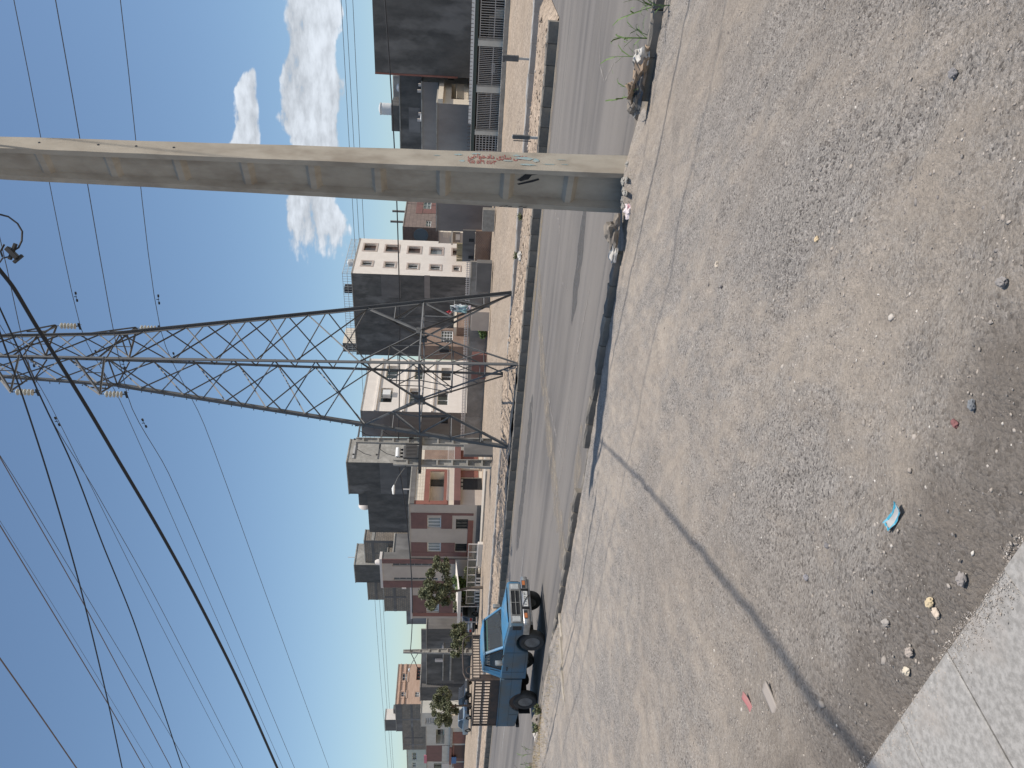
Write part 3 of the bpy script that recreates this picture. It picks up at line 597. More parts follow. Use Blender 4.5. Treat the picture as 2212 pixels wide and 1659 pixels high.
# hardware and cables at the pole's head
M_cable = mat('black_cable', (.02, .022, .026), .6)
M_wire = mat('aluminium_wire', (.10, .105, .115), .6, metal=.3)
M_wireb = mat('weathered_copper_wire', (.14, .11, .10), .7)
def wire(name, label, px, plane_p, plane_n, r, material, ext=(25, 25), group=None, n=5):
    P = [on_plane(x, y, plane_p, plane_n) for x, y in px]
    # gentle curve through the surveyed points
    Q_ = []
    P = [P[0] + (P[0] - P[1]).normalized() * ext[0]] * (ext[0] > 0) + P + [P[-1] + (P[-1] - P[-2]).normalized() * ext[1]] * (ext[1] > 0)
    for i in range(len(P) - 1):
        p0, p1, p2, p3 = P[max(i - 1, 0)], P[i], P[i + 1], P[min(i + 2, len(P) - 1)]
        for k in range(6):
            t = k / 6; m1 = (p2 - p0) * .5; m2 = (p3 - p1) * .5; L_ = (p2 - p1).length
            m1 = m1.normalized() * min(m1.length, L_); m2 = m2.normalized() * min(m2.length, L_)
            Q_.append(p1 * (2*t**3 - 3*t**2 + 1) + m1 * (t**3 - 2*t**2 + t) + p2 * (-2*t**3 + 3*t**2) + m2 * (t**3 - t**2))
    Q_.append(P[-1]); mb = MB().tube(Q_, r, n); return tag(mb.build(name, material, smooth=True), label, 'cable', group)
ptop = Vector((pc.x, pc.y, 9.4))
arm = MB(); arm.bar(pp(-.9, -.3, 10.6), pp(.75, -.3, 10.6), .09); arm.bar(pp(-.55, -.3, 10.55), pp(-.1, -.26, 9.9), .05); arm.build('crossarm', M_steel, pole)
cp = at_depth(18, 543, pc.y - .35)                                                     # tension clamp left of the pole
F_pts = [(0, 584), q('P', 75, 900), q('P', 200, 1110), q('Q', 372, 0), q('Q', 520, 250), q('Q', 720, 590), q('Q', 900, 920), q('Q', 1090, 1300), q('Q', 1250, 1659)]
fc_ = wire('bundled_cable', 'thick black bundled cable sweeping down to the left from the near pole', F_pts, cp, N1, .030, M_cable, ext=(.5, 60), n=8)
lp = [at_depth(x, y, pc.y - .35) for x, y in [(-60, 440), (-5, 462), (18, 468), (38, 483), (48, 500), (47, 520), (40, 535), (30, 541)]]
tag(MB().tube(lp, .014, 6).build('cable_loop', M_cable, smooth=True), 'thin black cable loop hanging beside the top of the near pole', 'cable')
ck = thing('tension_clamp', 'small black tension clamp on the cable left of the near pole', 'clamp', cp)
mb = MB(); mb.bar((.05, 0, .02), (-.10, 0, -.14), .09, .07); mb.bar((-.12, 0, -.02), (.12, 0, -.10), .05, .05); mb.build('clamp_body', M_dark, ck, bevel=.008)
mb = MB(); mb.tube([(.1, 0, .06), (.0, .02, .12), (-.08, 0, .08)], .014, 6); mb.bar((-.16, 0, -.08), (-.05, 0, -.2), .04, .04); mb.build('clamp_strap', M_dark, ck)
d2 = at_depth(0, 566, pc.y - .35); tag(MB().tube([cp + Vector((-.07, 0, -.05)), (cp + d2) / 2 + Vector((-.02, 0, .02)), d2, d2 + Vector((-.08, 0, .12))], .012, 6).build('cable_tail', M_cable, smooth=True), 'short thin tail of cable just below the tension clamp', 'cable')
hd = Vector(pp(0, 0, 10.1)); hd = pc + nl * hd.x - nw * hd.y + Vector((0, 0, hd.z)); SH = sun_dir
# two more cables leave the head of the pole above the picture; their shadows cross the lot
t0_ = on_z(1880, 1600, .95); k = (9.1 - .95) / SH.z; e_ = t0_ + SH * k
tag(MB().tube([hd + (e_ - hd) * t + Vector((0, 0, -.08 * math.sin(math.pi * t))) for t in [i / 12 * 1.35 for i in range(13)]], .025, 8).build('bundled_cable', M_cable, smooth=True), 'thick cable above the photographer whose blurred shadow crosses the dirt lot', 'cable')
t1_ = on_z(1471, 5, .22); k = (9.1 - .22) / SH.z; e_ = t1_ + SH * k
tag(MB().tube([hd + (e_ - hd) * t + Vector((0, 0, -.25 * math.sin(math.pi * t))) for t in [i / 12 * 2.5 for i in range(13)]], .024, 8).build('bundled_cable', M_cable, smooth=True), 'cable leaving the near pole to the right, its thin shadow along the kerb', 'cable')

# ------------------------------------------------------------------ lattice tower
nT = Vector((.66, .751, 0)).normalized(); eT = Vector((-nT.y, nT.x, 0))
TK = 1.08; zk = lambda z: (z - CAM_H) * TK + CAM_H
TC = Vector((.60, 32.2, 0)); TROT = math.atan2(nT.y, nT.x)
tower = thing('lattice_tower', 'tall galvanised steel lattice pylon on the verge across the road', 'pylon', TC, TROT)
def half(z):                                           # half side of the square section
    z = (z - CAM_H) / TK + CAM_H
    r = 3.04 - .1387 * (z - .4) if z < 15.4 else .96 - .052 * (z - 15.4)
    return max(r, .3) * TK / math.sqrt(2)
CN = [(1, 1), (1, -1), (-1, -1), (-1, 1)]              # corners in tower frame (x = arm axis, y = line axis)
def cp_(i, z): h = half(z); return Vector((CN[i % 4][0] * h, CN[i % 4][1] * h, z))
def angle_mesh(s, name):
    mb = MB(); t = s * .14; mb.prism([(0, 0), (s, 0), (s, t), (t, t), (t, s), (0, s)], 0, 1, 'z')
    return mb.mesh(name, M_steel)
AM = {}
def member(name, p, r, s, par=None, out_dir=None):
    k = (name, s)
    if k not in AM: AM[k] = angle_mesh(s, name)
    p, r = Vector(p), Vector(r); d = r - p; L_ = d.length; zx = d.normalized()
    hint = Vector(out_dir) if out_dir is not None else Vector((-(p + r).x, -(p + r).y, 0))
    if hint.length < 1e-3: hint = Vector((1, 0, 0))
    x = (hint - zx * hint.dot(zx))
    if x.length < 1e-3: x = zx.orthogonal()
    x.normalize(); y = zx.cross(x); x2, y2 = (x + y).normalized(), (y - x).normalized()
    mt = Matrix((x2, y2, zx * L_)).transposed().to_4x4(); mt.translation = p
    o = ob(name, AM[k], par or tower); o.matrix_local = mt; return o
ZT = [zk(z) for z in (.25, 4.0, 6.1, 7.66, 9.15, 10.65, 12.2, 13.75, 15.35, 16.85, 18.35, 19.85, 21.35)]
foot_z = [.45, .3, .3, .35]
for i in range(4):
    member('leg', cp_(i, -.3), cp_(i, ZT[8]), .135); member('leg', cp_(i, ZT[8]), cp_(i, zk(22.5)), .105)
for f in range(4):                                     # four faces
    i, j = f, f + 1
    # big lower panel: cross meeting at a horizontal, with secondary bracing
    zc = ZT[1]; m_ = (cp_(i, zc) + cp_(j, zc)) / 2
    member('horizontal', cp_(i, zc), cp_(j, zc), .085)
    for k_ in (i, j):
        ft = cp_(k_, .25); tp = cp_(k_, ZT[2]); member('brace', ft, m_, .075); member('brace', m_, tp, .075)
        for s_ in (.34, .66):
            a_ = ft.lerp(m_, s_); zl = .25 + (zc - .25) * s_; member('strut', cp_(k_, zl), a_, .05)
            zl2 = .25 + (zc - .25) * min(s_ + .33, 1.0); member('strut', a_, cp_(k_, zl2), .05)
        a_ = m_.lerp(tp, .5); member('strut', m_.lerp(cp_(k_, zc), .5), a_, .04); member('strut', m_.lerp(cp_(k_, zc), .5), ft.lerp(m_, .66), .04); member('strut', cp_(k_, zc), a_, .05); member('strut', cp_(k_, (ZT[1] + ZT[2]) / 2), a_, .045)
    for n_ in range(2, len(ZT) - 1):
        z0, z1 = ZT[n_], ZT[n_ + 1]; s_ = .055 if n_ < 8 else .05
        if f % 2: z0 += (ZT[n_] - ZT[n_ - 1]) * .45 if n_ > 2 else 0; z1 += (z1 - ZT[n_]) * .45
        member('brace', cp_(i, z0), cp_(j, z1), s_); member('brace', cp_(j, z0), cp_(i, z1), s_)
    for zh in (ZT[8], ZT[10]): member('horizontal', cp_(i, zh), cp_(j, zh), .06)
g = MB(); 
for f in range(4):
    m_ = (cp_(f, ZT[1]) + cp_(f + 1, ZT[1])) / 2; dd = (cp_(f + 1, 4) - cp_(f, 4)).normalized(); mb = MB()
    a = m_ - dd * .2; b = m_ + dd * .2
    mb.bar(m_ - dd * .19, m_ + dd * .19, .03, .34); mb.build('gusset_plate', M_steel, tower)
for i in (0, 2): member('horizontal', cp_(i, ZT[1]), cp_(i + 2, ZT[1]), .05)
sb = MB().tube([(0, 0, 0), (.16, 0, 0)], .012, 6).tube([(.15, 0, 0), (.17, 0, 0)], .024, 6).mesh('step_bolt', M_steel)
left_i = min(range(4), key=lambda i: (Matrix.Rotation(TROT, 3, 'Z') @ cp_(i, 1)).x)
for k_ in range(44):
    z = 2.8 + k_ * .45
    if z > 22: break
    o = ob('step_bolt', sb, tower, cp_(left_i, z)); dv = Vector((CN[left_i][0], CN[left_i][1], 0)); o.rotation_euler = (0, 0, math.atan2(dv.y, dv.x) + (.6 if k_ % 2 else -.6))
# arms: right arm points along +x (away), left arm along -x
ARM_L = 2.1; tips = {}
ZA = [zk(15.3), zk(18.35), zk(21.4)]
for zt in ZA:
    for sg in (1, -1):
        tip = Vector((sg * ARM_L, 0, zt)); tips[(sg, zt)] = tip; ii = (0, 1) if sg > 0 else (2, 3)
        armo = ob('crossarm', None, tower); armo.empty_display_size = .1
        for i in ii:
            member('chord', cp_(i, zt + 1.35), tip, .07, armo, (0, 0, 1)); member('chord', cp_(i, zt + .1), tip, .07, armo, (0, 0, -1))
            member('strut', cp_(i, zt + .1).lerp(tip, .45), cp_(i, zt + 1.35).lerp(tip, .45), .045, armo, (0, 0, 1))
        member('strut', cp_(ii[0], zt + .1).lerp(tip, .45), cp_(ii[1], zt + .1).lerp(tip, .45), .045, armo, (0, 0, 1))
# insulator strings
M_ins = mat('pale_glazed_insulator', (.62, .63, .58), .18, (.52, .53, .49), 3, spec=.7)
disc = MB().lathe([(.02, .075), (.045, .07), (.05, .03), (.125, .012), (.13, -.01), (.10, -.022), (.05, -.012), (.02, -.05)], 18).mesh('disc', M_ins, smooth=True)
def tw(p): return Matrix.Translation(TC) @ Matrix.Rotation(TROT, 4, 'Z') @ Vector(p)
clamp_pts = {}
def insul(tip, label):
    p = tw(tip); t = thing('insulator_string', label, 'insulator', p, TROT, 'insulator strings on the pylon arms')
    mb = MB().tube([(0, 0, 0), (0, 0, -.17)], .018, 6); mb.build('shackle', M_steel, t)
    for i in range(5): ob('disc', disc, t, (0, 0, -.23 - .135 * i))
    mb = MB().tube([(0, 0, -.82), (0, 0, -.95)], .02, 6); mb.bar((0, -.16, -.96), (0, .16, -.96), .06, .07); mb.build('clamp', M_dark, t)
    mb = MB().tube([(0, .02, -.84), (.11, .03, -.83), (.16, .03, -.9), (.15, .03, -.98)], .012, 5); mb.build('arcing_horn', M_steel, t)
    return tw((tip[0], tip[1], tip[2] - 1.0))
clamp_pts[(1, 0)] = insul(tips[(1, ZA[0])], 'string of pale discs under the lower right pylon arm')
clamp_pts[(-1, 0)] = insul(tips[(-1, ZA[0])], 'string of pale discs under the lower left pylon arm')
clamp_pts[(1, 1)] = insul(tips[(1, ZA[1])], 'string of pale discs under the upper right pylon arm')
clamp_pts[(-1, 1)] = insul(tips[(-1, ZA[1])], 'string of pale discs under the upper left pylon arm')
clamp_pts[(1, 2)] = tw((ARM_L, 0, ZA[2] - 1)); clamp_pts[(-1, 2)] = tw((-ARM_L, 0, ZA[2] - 1))
def proj(p): d = p - CO; k_ = FPX / d.dot(fw); return 1106 + k_ * d.dot(IX), 829.5 + k_ * d.dot(IY)
def conductor(key, label, left_px, right_px, damp=True):
    c = clamp_pts[key]; px = [right_px] if right_px else []
    o = wire('overhead_wire', label, px + [proj(c)] + left_px, c, nT, .014, M_wire, ext=(20, 60), group='conductors of the pylon line')
    if damp:
        for sgn, far in ((1, left_px[0]), (-1, right_px)):
            if far is None: continue
            d = (on_plane(*far, c, nT) - c).normalized(); p = c + d * 1.55
            mb = MB(); mb.tube([p + Vector((0, 0, -.07)) - d * .2, p + Vector((0, 0, -.075)), p + Vector((0, 0, -.07)) + d * .2], .010, 5); mb.bar(p + Vector((0, 0, .01)), p + Vector((0, 0, -.09)), .03)
            for e in (-1, 1): mb.bar(p + Vector((0, 0, -.08)) + d * e * .13, p + Vector((0, 0, -.08)) + d * e * .24, .055, .06)
            mb.build('damper', M_dark, o)
conductor((1, 0), 'conductor from the lower right pylon arm', [q('P', 1130, 1659), q('Q', 1200, 880), q('Q', 1483, 1659)], (260, 0))
conductor((-1, 0), 'conductor from the lower left pylon arm', [q('Q', 760, 330), q('Q', 1000, 880), q('Q', 1328, 1659)], (120, 0))
conductor((1, 1), 'conductor from the upper right pylon arm', [q('Q', 540, 0), q('Q', 900, 810), q('Q', 1275, 1659)], (30, 0))
conductor((-1, 1), 'conductor from the upper left pylon arm', [q('Q', 430, 410), q('Q', 700, 890), q('Q', 1095, 1659)], (0, 515))
conductor((1, 2), 'conductor from the topmost right pylon arm', [q('Q', 215, 0), q('Q', 640, 850), q('Q', 1060, 1659)], None, False)
conductor((-1, 2), 'conductor from the topmost left pylon arm, uppermost of its side', [q('Q', 0, 250), q('Q', 360, 835), q('Q', 857, 1659)], None, False)
wire('overhead_wire', 'brownish wire crossing just under the topmost left conductor', [q('Q', 0, 258), q('Q', 400, 960), q('Q', 772, 1659)], rw(14, 0), N1, .013, M_wireb, ext=(20, 50))
wire('overhead_wire', 'brownish wire second from the upper left corner', [q('Q', 0, 565), q('Q', 240, 960), q('Q', 490, 1375), q('Q', 652, 1659)], rw(12.2, 0), N1, .013, M_wireb, ext=(20, 50))
wire('overhead_wire', 'brownish wire nearest the upper left corner', [q('Q', 0, 1165), q('Q', 180, 1420), q('Q', 345, 1659)], rw(9, 0), N1, .014, M_wireb, ext=(20, 50))
wire('overhead_wire', 'hair-thin wire beside the second brownish wire', [q('Q', 0, 545), q('Q', 280, 990), q('Q', 690, 1659)], rw(16, 0), N1, .006, M_wire, ext=(20, 50))
wire('service_wire', 'kinked dark service wire crossing under the thick cable', [(0, 666), q('Q', 190, 0), q('Q', 330, 300), q('Q', 440, 590), q('Q', 475, 680), q('Q', 600, 990), q('Q', 700, 1290), q('Q', 823, 1659)], cp + N1 * .4, N1, .014, M_cable, ext=(2, 60))
wire('service_wire', 'dark service wire dropping steeply to the far left', [(0, 719), q('Q', 108, 0), q('Q', 230, 380), q('Q', 360, 835), q('Q', 480, 1330), q('Q', 551, 1659)], cp - N1 * .6, N1, .014, M_cable, ext=(2, 60))
for k_, (x0, x1, x2, x3, lab) in enumerate([(737, 766, 812, 838, 'uppermost of three far wires over the rooftops'), (747, 776, 822, 846, 'middle one of three far wires over the rooftops'), (762, 787, 829, 850, 'lowest of three far wires over the rooftops')]):
    wire('far_overhead_wire', lab, [(x0, 0), (x1, 520), (x2, 1330), (x3, 1659)], rw(112, 0), N1, .038, M_wire, ext=(60, 120), group='far wires over the rooftops')

# ------------------------------------------------------------------ blue pickup
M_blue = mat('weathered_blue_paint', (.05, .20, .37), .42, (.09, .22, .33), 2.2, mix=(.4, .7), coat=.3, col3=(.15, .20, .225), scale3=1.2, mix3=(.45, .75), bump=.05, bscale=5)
M_blue_shade = mat('dusty_shaded_blue_paint', (.05, .145, .24), .55, (.075, .135, .18), 2.2, mix=(.4, .7), coat=.1, col3=(.11, .122, .125), scale3=1.0, mix3=(.38, .64), bump=.05, bscale=5)  # dusty copy of the blue, darkened to paint in shade on the side panels
M_bed = mat('dark_bed_paint', (.045, .042, .042), .8, (.085, .06, .05), 3)
M_tyre = mat('tyre_rubber', (.045, .042, .040), .9, (.085, .078, .07), 5, bump=.3, bscale=30)
M_rim = mat('dusty_steel_rim', (.24, .23, .22), .6, (.14, .13, .12), 5, metal=.2)
M_chr = mat('dull_chrome', (.46, .45, .44), .34, (.30, .285, .27), 5, metal=.75, mix=(.4, .7))
M_lamp = mat('headlamp_glass', (.34, .36, .36), .1, (.5, .5, .48), 8, spec=.8)
M_org = mat('orange_lens', (.48, .16, .06), .25)
M_rubber = mat('black_rubber', (.018, .018, .019), .7)
M_seat = mat('grey_vinyl', (.14, .13, .125), .7)
M_gls = glass_mat('windscreen_glass', (.72, .80, .78), .04, .82)
M_glsd = glass_mat('side_glass', (.42, .46, .47), .04, .9)
M_rust = mat('dark_rack_steel', (.05, .042, .038), .7, (.10, .07, .055), 5)

def arch(cx, cz, r, zb, n=12):
    a0 = math.asin(max(-1, min(1, (zb - cz) / r)))
    return [(cx + r * math.cos(a0 + (math.pi - 2 * a0) * i / n), cz + r * math.sin(a0 + (math.pi - 2 * a0) * i / n)) for i in range(n + 1)]
def wheel(par, x, y, side, r=.36, wdt=.2, rim=None):
    w = ob('wheel', None, par, (x, y, r)); w.empty_display_size = .1; s = side
    t = MB().lathe([(r * .60, -wdt/2), (r * .9, -wdt/2), (r * .985, -wdt * .36), (r, -wdt * .2), (r, wdt * .2), (r * .985, wdt * .36), (r * .9, wdt/2), (r * .60, wdt/2)], 28, 'y', cap=False); t.build('tyre', M_tyre, w, smooth=True)
    k = MB().lathe([(r * .61, -wdt * .4), (r * .61, wdt * .42 * s), (r * .56, wdt * .44 * s), (r * .53, wdt * .2 * s), (r * .33, wdt * .12 * s), (r * .27, wdt * .30 * s), (r * .12, wdt * .36 * s), (.001, wdt * .37 * s)], 24, 'y'); k.build('rim', rim or M_rim, w, smooth=True)
    return w
TR = rw(13.3, 18.45)
truck = thing('pickup_truck', 'weathered blue pickup truck with a slatted rack, parked against the near kerb', 'pickup truck', (TR.x, TR.y, 0), math.atan2(-E1.y, -E1.x) + R(4))
HW = .80
body = MB().prism([(.64, .56), (.70, .64), (.705, .985), (.66, 1.035), (.2, 1.085), (-.28, 1.135), (-1.58, 1.155), (-1.58, .43), (-.60, .42)] + arch(0, .37, .43, .44)[::-1] + [(.47, .50)], -HW, HW)
cab = body.build('cab_body', M_blue_shade, truck, bevel=.035, seg=3, smooth=True)
hood = MB(); n = 8
for i in range(n + 1):
    x = .655 - i * .11; zc = 1.037 + (.655 - x) * .108
    for y, dz in ((-.66, .006), (-.60, .022), (-.3, .034), (0, .038), (.3, .034), (.60, .022), (.66, .006)): hood.v.append((x, y, zc + dz))
for i in range(n):
    for j in range(6): a = i * 7 + j; hood.f.append((a, a + 1, a + 8, a + 7))
for i in range(7): pass
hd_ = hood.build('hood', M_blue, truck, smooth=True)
# cab upper: pillars, roof, glass
WB = [(-.30, -.70, 1.13), (-.30, .70, 1.13)]; WT = [(-.74, -.585, 1.655), (-.74, .585, 1.655)]; RBt = [(-1.56, -.73, 1.15), (-1.56, .73, 1.15)]; RT = [(-1.44, -.60, 1.66), (-1.44, .60, 1.66)]
pil = MB()
for s in (0, 1):
    pil.bar(WB[s], WT[s], .075, .06); pil.bar(RBt[s], RT[s], .10, .07); pil.bar(WT[s], RT[s], .07, .06)
pil.bar(WT[0], WT[1], .08, .06); pil.bar(RT[0], RT[1], .09, .06); pil.bar(WB[0], WB[1], .05, .04)
pil.build('pillars', M_blue, truck, bevel=.012)
rf = MB(); nx, ny = 7, 9
for i in range(nx):
    x = -.66 - (1.50 - .66) * i / (nx - 1)
    for j in range(ny):
        t = -1 + 2 * j / (ny - 1); ex = min(i, nx - 1 - i) / 1.5; ey = (1 - abs(t)) * 2.2
        rf.v.append((x, t * .64, 1.645 + .085 * min(1, ex, 1) ** .5 * min(1, max(ey, 0)) ** .5 + .018 * (1 - t * t)))
for i in range(nx - 1):
    for j in range(ny - 1): a = i * ny + j; rf.f.append((a, a + 1, a + ny + 1, a + ny))
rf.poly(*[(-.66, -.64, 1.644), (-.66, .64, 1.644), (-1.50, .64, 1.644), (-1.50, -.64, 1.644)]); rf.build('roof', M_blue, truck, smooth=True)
def lerp4(a, b, c, d, m_):                # pane inside four corners, margins m_
    A, B, C_, D = map(Vector, (a, b, c, d)); return [A.lerp(C_, m_), B.lerp(D, m_), C_.lerp(A, m_), D.lerp(B, m_)]
ws = MB(); ws.poly(*lerp4(WB[0], WB[1], WT[1], WT[0], .02)); wso = ws.build('windscreen', M_gls, truck)
ss = MB(); A, B, C_, D = [Vector(p) for p in (WB[0], WB[1], WT[1], WT[0])]; k = .80
ss.poly(A.lerp(D, k) + Vector((-.012, .05, 0)), B.lerp(C_, k) + Vector((-.012, -.05, 0)), C_ + Vector((-.012, -.05, -.03)), D + Vector((-.012, .05, -.03))); ss.build('sun_strip', mat('green_sun_strip', (.02, .16, .10), .5), truck)
gk = MB(); gk.bar((-.31, -.70, 1.135), (-.31, .70, 1.135), .03, .02); gk.bar((-.305, -.69, 1.14), (-.735, -.60, 1.64), .022); gk.bar((-.305, .69, 1.14), (-.735, .60, 1.64), .022); gk.bar((-.73, -.6, 1.642), (-.73, .6, 1.642), .022); gk.build('windscreen_seal', M_rubber, truck)
for s, sg in ((0, -1), (1, 1)):
    a = Vector((-.40, sg * .715, 1.15)); b = Vector((-1.24, sg * .725, 1.16)); c = Vector((-1.20, sg * .605, 1.635)); d = Vector((-.80, sg * .60, 1.635))
    pn = MB(); pn.poly(a, b, c, d); pn.build('side_window', M_glsd, truck)
    sl_ = MB()
    for u, v in ((a, b), (b, c), (c, d), (d, a)): sl_.bar(u + Vector((0, sg * .006, 0)), v + Vector((0, sg * .006, 0)), .026)
    sl_.build('window_seal', M_rubber, truck)
    qp = MB(); qa = [Vector((-1.25, sg * .735, 1.14)), Vector((-1.57, sg * .74, 1.14)), Vector((-1.45, sg * .612, 1.66)), Vector((-1.21, sg * .612, 1.66))]; ins = Vector((0, -sg * .05, 0))
    qp.add([*qa, *[p + ins for p in qa]], [(0, 1, 2, 3), (7, 6, 5, 4), (0, 4, 5, 1), (1, 5, 6, 2), (2, 6, 7, 3), (3, 7, 4, 0)]); qp.build('quarter_panel', M_blue, truck)
    vt = MB(); vt.bar((-1.33, sg * .728, 1.19), (-1.31, sg * .66, 1.47), .03, .01); vt.build('vent', M_dark, truck)
    dr = MB()
    for (x0, z0, x1, z1) in ((-.42, .50, -.42, 1.13), (-1.27, .50, -1.27, 1.13), (-.42, .50, -1.27, .50)): dr.bar((x0, sg * (HW + .0005), z0), (x1, sg * (HW + .0005), z1), .010, .004)
    dr.bar((.55, sg * (HW + .0005), .83), (-1.55, sg * (HW + .0005), .86), .006, .004); dr.build('door_seam', M_rubber, truck)
    hn = MB(); hn.box(-1.18, -1.04, sg * HW, sg * (HW + .025), .985, 1.015); hn.build('door_handle', M_dark, truck)
    mr_ = MB(); mr_.box(-.62, -.56, sg * .93, sg * 1.07, 1.16, 1.37); mo = mr_.build('wing_mirror', M_chr, truck, bevel=.02, seg=2, smooth=True)
    ma = MB(); ma.tube([(-.52, sg * .79, 1.12), (-.56, sg * .88, 1.17), (-.585, sg * .94, 1.22)], .014, 6); ma.build('mirror_arm', M_rubber, mo)
rw_ = MB(); rw_.poly(*lerp4(RBt[0], RBt[1], RT[1], RT[0], .04)); rw_.build('rear_window', M_glsd, truck)
inn = MB(); inn.box(-.34, -.62, -.68, .68, .95, 1.12); inn.build('dashboard', M_rubber, truck, bevel=.04)
inn = MB(); inn.box(-1.0, -1.40, -.66, .66, .7, .98); inn.prism([(-1.30, .95), (-1.38, .95), (-1.50, 1.42), (-1.42, 1.45)], -.66, .66); inn.build('seat', M_seat, truck, bevel=.03)
sw = MB().tube([(-.72 + .06 * math.sin(t), .34 + .18 * math.cos(t), 1.14 + .13 * math.sin(t)) for t in [i * math.pi / 8 for i in range(17)]], .014, 6); sw.build('steering_wheel', M_rubber, truck)
pp_ = MB(); pp_.box(-.40, -.55, .02, .22, 1.125, 1.131); pp_.build('paper', mat('white_paper', (.75, .74, .70), .8), truck)
for y in (-.35, .2):
    wp = MB().tube([(-.29, y, 1.155), (-.32, y + .12, 1.17), (-.36, y + .42, 1.215)], .009, 5); wp.build('wiper', M_rubber, truck)
# front end
fr = MB(); fr.box(.70, .715, -.70, .70, .665, .985); fr.build('grille_surround', M_chr, truck, bevel=.006)
gr = MB(); gr.box(.71, .722, -.43, .43, .70, .955); gr.build('grille', M_rubber, truck)
for z in (.705, .828, .952): g_ = MB(); g_.box(.72, .738, -.44, .44, z - .008, z + .008); g_.build('grille_bar', M_chr, truck)
for y in (-.43, 0, .43): g_ = MB(); g_.box(.72, .736, y - .007, y + .007, .70, .955); g_.build('grille_bar', M_chr, truck)
for k in range(5): g_ = MB(); g_.box(.716, .727, -.42, .42, .725 + k * .05, .73 + k * .05); g_.build('grille_slat', M_dark, truck)
for sg in (-1, 1):
    hl = ob('headlight', None, truck); hl.empty_display_size = .1
    h_ = MB(); h_.box(.715, .742, sg * .46, sg * .69, .70, .955); h_.build('bezel', M_chr, hl, bevel=.008)
    h_ = MB(); h_.box(.735, .752, sg * .485, sg * .67, .72, .935); h_.build('lens', M_lamp, hl, bevel=.012)
    mk = MB(); mk.box(.55, .70, sg * .79, sg * .812, .70, .945); mk.build('side_marker', M_dark, truck, bevel=.006)
    hk = MB(); hk.lathe([(.018, 0), (.018, .02)], 8, 'z', (.60, sg * .62, 1.045)); hk.build('hood_pin', M_chr, truck)
bp = MB(); bp.prism([(.76, .47), (.86, .47), (.875, .52), (.875, .60), (.86, .655), (.76, .655)], -.84, .84)
for sg in (-1, 1): bp.box(.40, .84, sg * .80, sg * .85, .475, .65)
bump = bp.build('front_bumper', M_chr, truck, bevel=.012, smooth=True)
lip = MB(); lip.prism([(.70, .40), (.84, .41), (.85, .468), (.72, .47)], -.76, .76); lip.build('lower_valance', mat('grey_valance', (.20, .19, .185), .7, (.3, .28, .26), 6), truck, bevel=.01)
for sg in (-1, 1):
    k_ = MB(); k_.box(.868, .882, sg * .40, sg * .68, .535, .635); k_.build('lamp_recess', M_dark, bump)
    k_ = MB(); k_.box(.876, .889, sg * .50, sg * .66, .545, .625); k_.build('indicator', M_org, bump)
    k_ = MB(); k_.box(.86, .93, sg * .30, sg * .345, .47, .69); k_.build('overrider', M_rubber, bump, bevel=.012)
pl = MB(); pl.box(.882, .890, -.27, .27, .505, .62); plo = pl.build('number_plate', mat('plate_white', (.62, .62, .60), .6, (.5, .49, .46), 5), truck)
tx = ob('plate_lettering', text_mesh('\u06f1\u06f1 \ufea9 \u06f7\u06f2\u06f8 \u06f4\u06f2', .11, 'plate_lettering', M_dark, .46), plo, (.892, 0, .562)); tx.rotation_euler = Matrix(((0, 0, 1), (1, 0, 0), (0, 1, 0))).to_euler()
rp = MB().tube([(.89, -.28, .66), (.9, -.1, .60), (.9, .05, .52), (.86, .16, .44)], .008, 5); rp.build('tow_rope', M_rubber, truck)
# underbody
ub = MB(); ub.box(.6, -3.8, -.36, -.28, .42, .56); ub.box(.6, -3.8, .28, .36, .42, .56); ub.box(-.07, .07, -.62, .62, .30, .40); ub.box(-2.77, -2.63, -.62, .62, .30, .42); ub.lathe([(.05, -.16), (.15, -.12), (.17, 0), (.15, .12), (.05, .16)], 12, 'y', (-2.7, 0, .36)); ub.box(-1.2, -1.9, .40, .70, .38, .62); ub.build('chassis', M_rubber, truck)
# load bed
side = [(-1.62, .53), (-1.62, 1.13), (-3.88, 1.13), (-3.88, .60), (-3.2, .53)] + arch(-2.7, .37, .47, .53)[::-1]
for sg in (-1, 1):
    b_ = MB().prism(side, sg * (HW - .045), sg * HW); b_.build('bed_side', M_blue_shade, truck, bevel=.01)
    c_ = MB(); c_.box(-1.62, -3.88, sg * (HW - .10), sg * (HW + .02), 1.128, 1.165); c_.build('bed_rail', M_blue_shade, truck, bevel=.012)
    c_ = MB(); c_.bar((-1.62, sg * (HW + .0015), .83), (-3.87, sg * (HW + .0015), .83), .008, .004); c_.bar((-3.28, sg * (HW + .0015), .56), (-3.28, sg * (HW + .0015), .82), .006, .004); c_.build('panel_seam', M_rubber, truck)
    wa = MB().prism(arch(-2.7, .37, .47, .54, 10) , sg * .52, sg * (HW - .046)); wa.build('wheel_housing', M_bed, truck)
    mf = MB(); mf.box(-3.24, -3.21, sg * .56, sg * .80, .18, .52); mf.build('mud_flap', M_rubber, truck)
    tl_ = MB(); tl_.box(-3.88, -3.91, sg * .60, sg * .78, .66, .80); tl_.build('tail_light', mat('red_lens', (.30, .02, .02), .3), truck)
b_ = MB(); b_.box(-1.62, -3.86, -.755, .755, .66, .72); b_.build('bed_floor', M_bed, truck)
b_ = MB(); b_.box(-1.62, -1.66, -.755, .755, .72, 1.12); b_.build('bed_front', M_bed, truck)
b_ = MB(); b_.box(-3.85, -3.89, -.75, .75, .62, 1.12); b_.build('tailgate', M_blue, truck, bevel=.01)
b_ = MB(); b_.box(-3.86, -3.97, -.78, .78, .46, .56); b_.build('rear_bumper', M_rubber, truck, bevel=.01)
b_ = MB(); b_.box(-1.67, -3.84, .744, .754, .73, 1.12); b_.build('bed_lining', M_bed, truck)
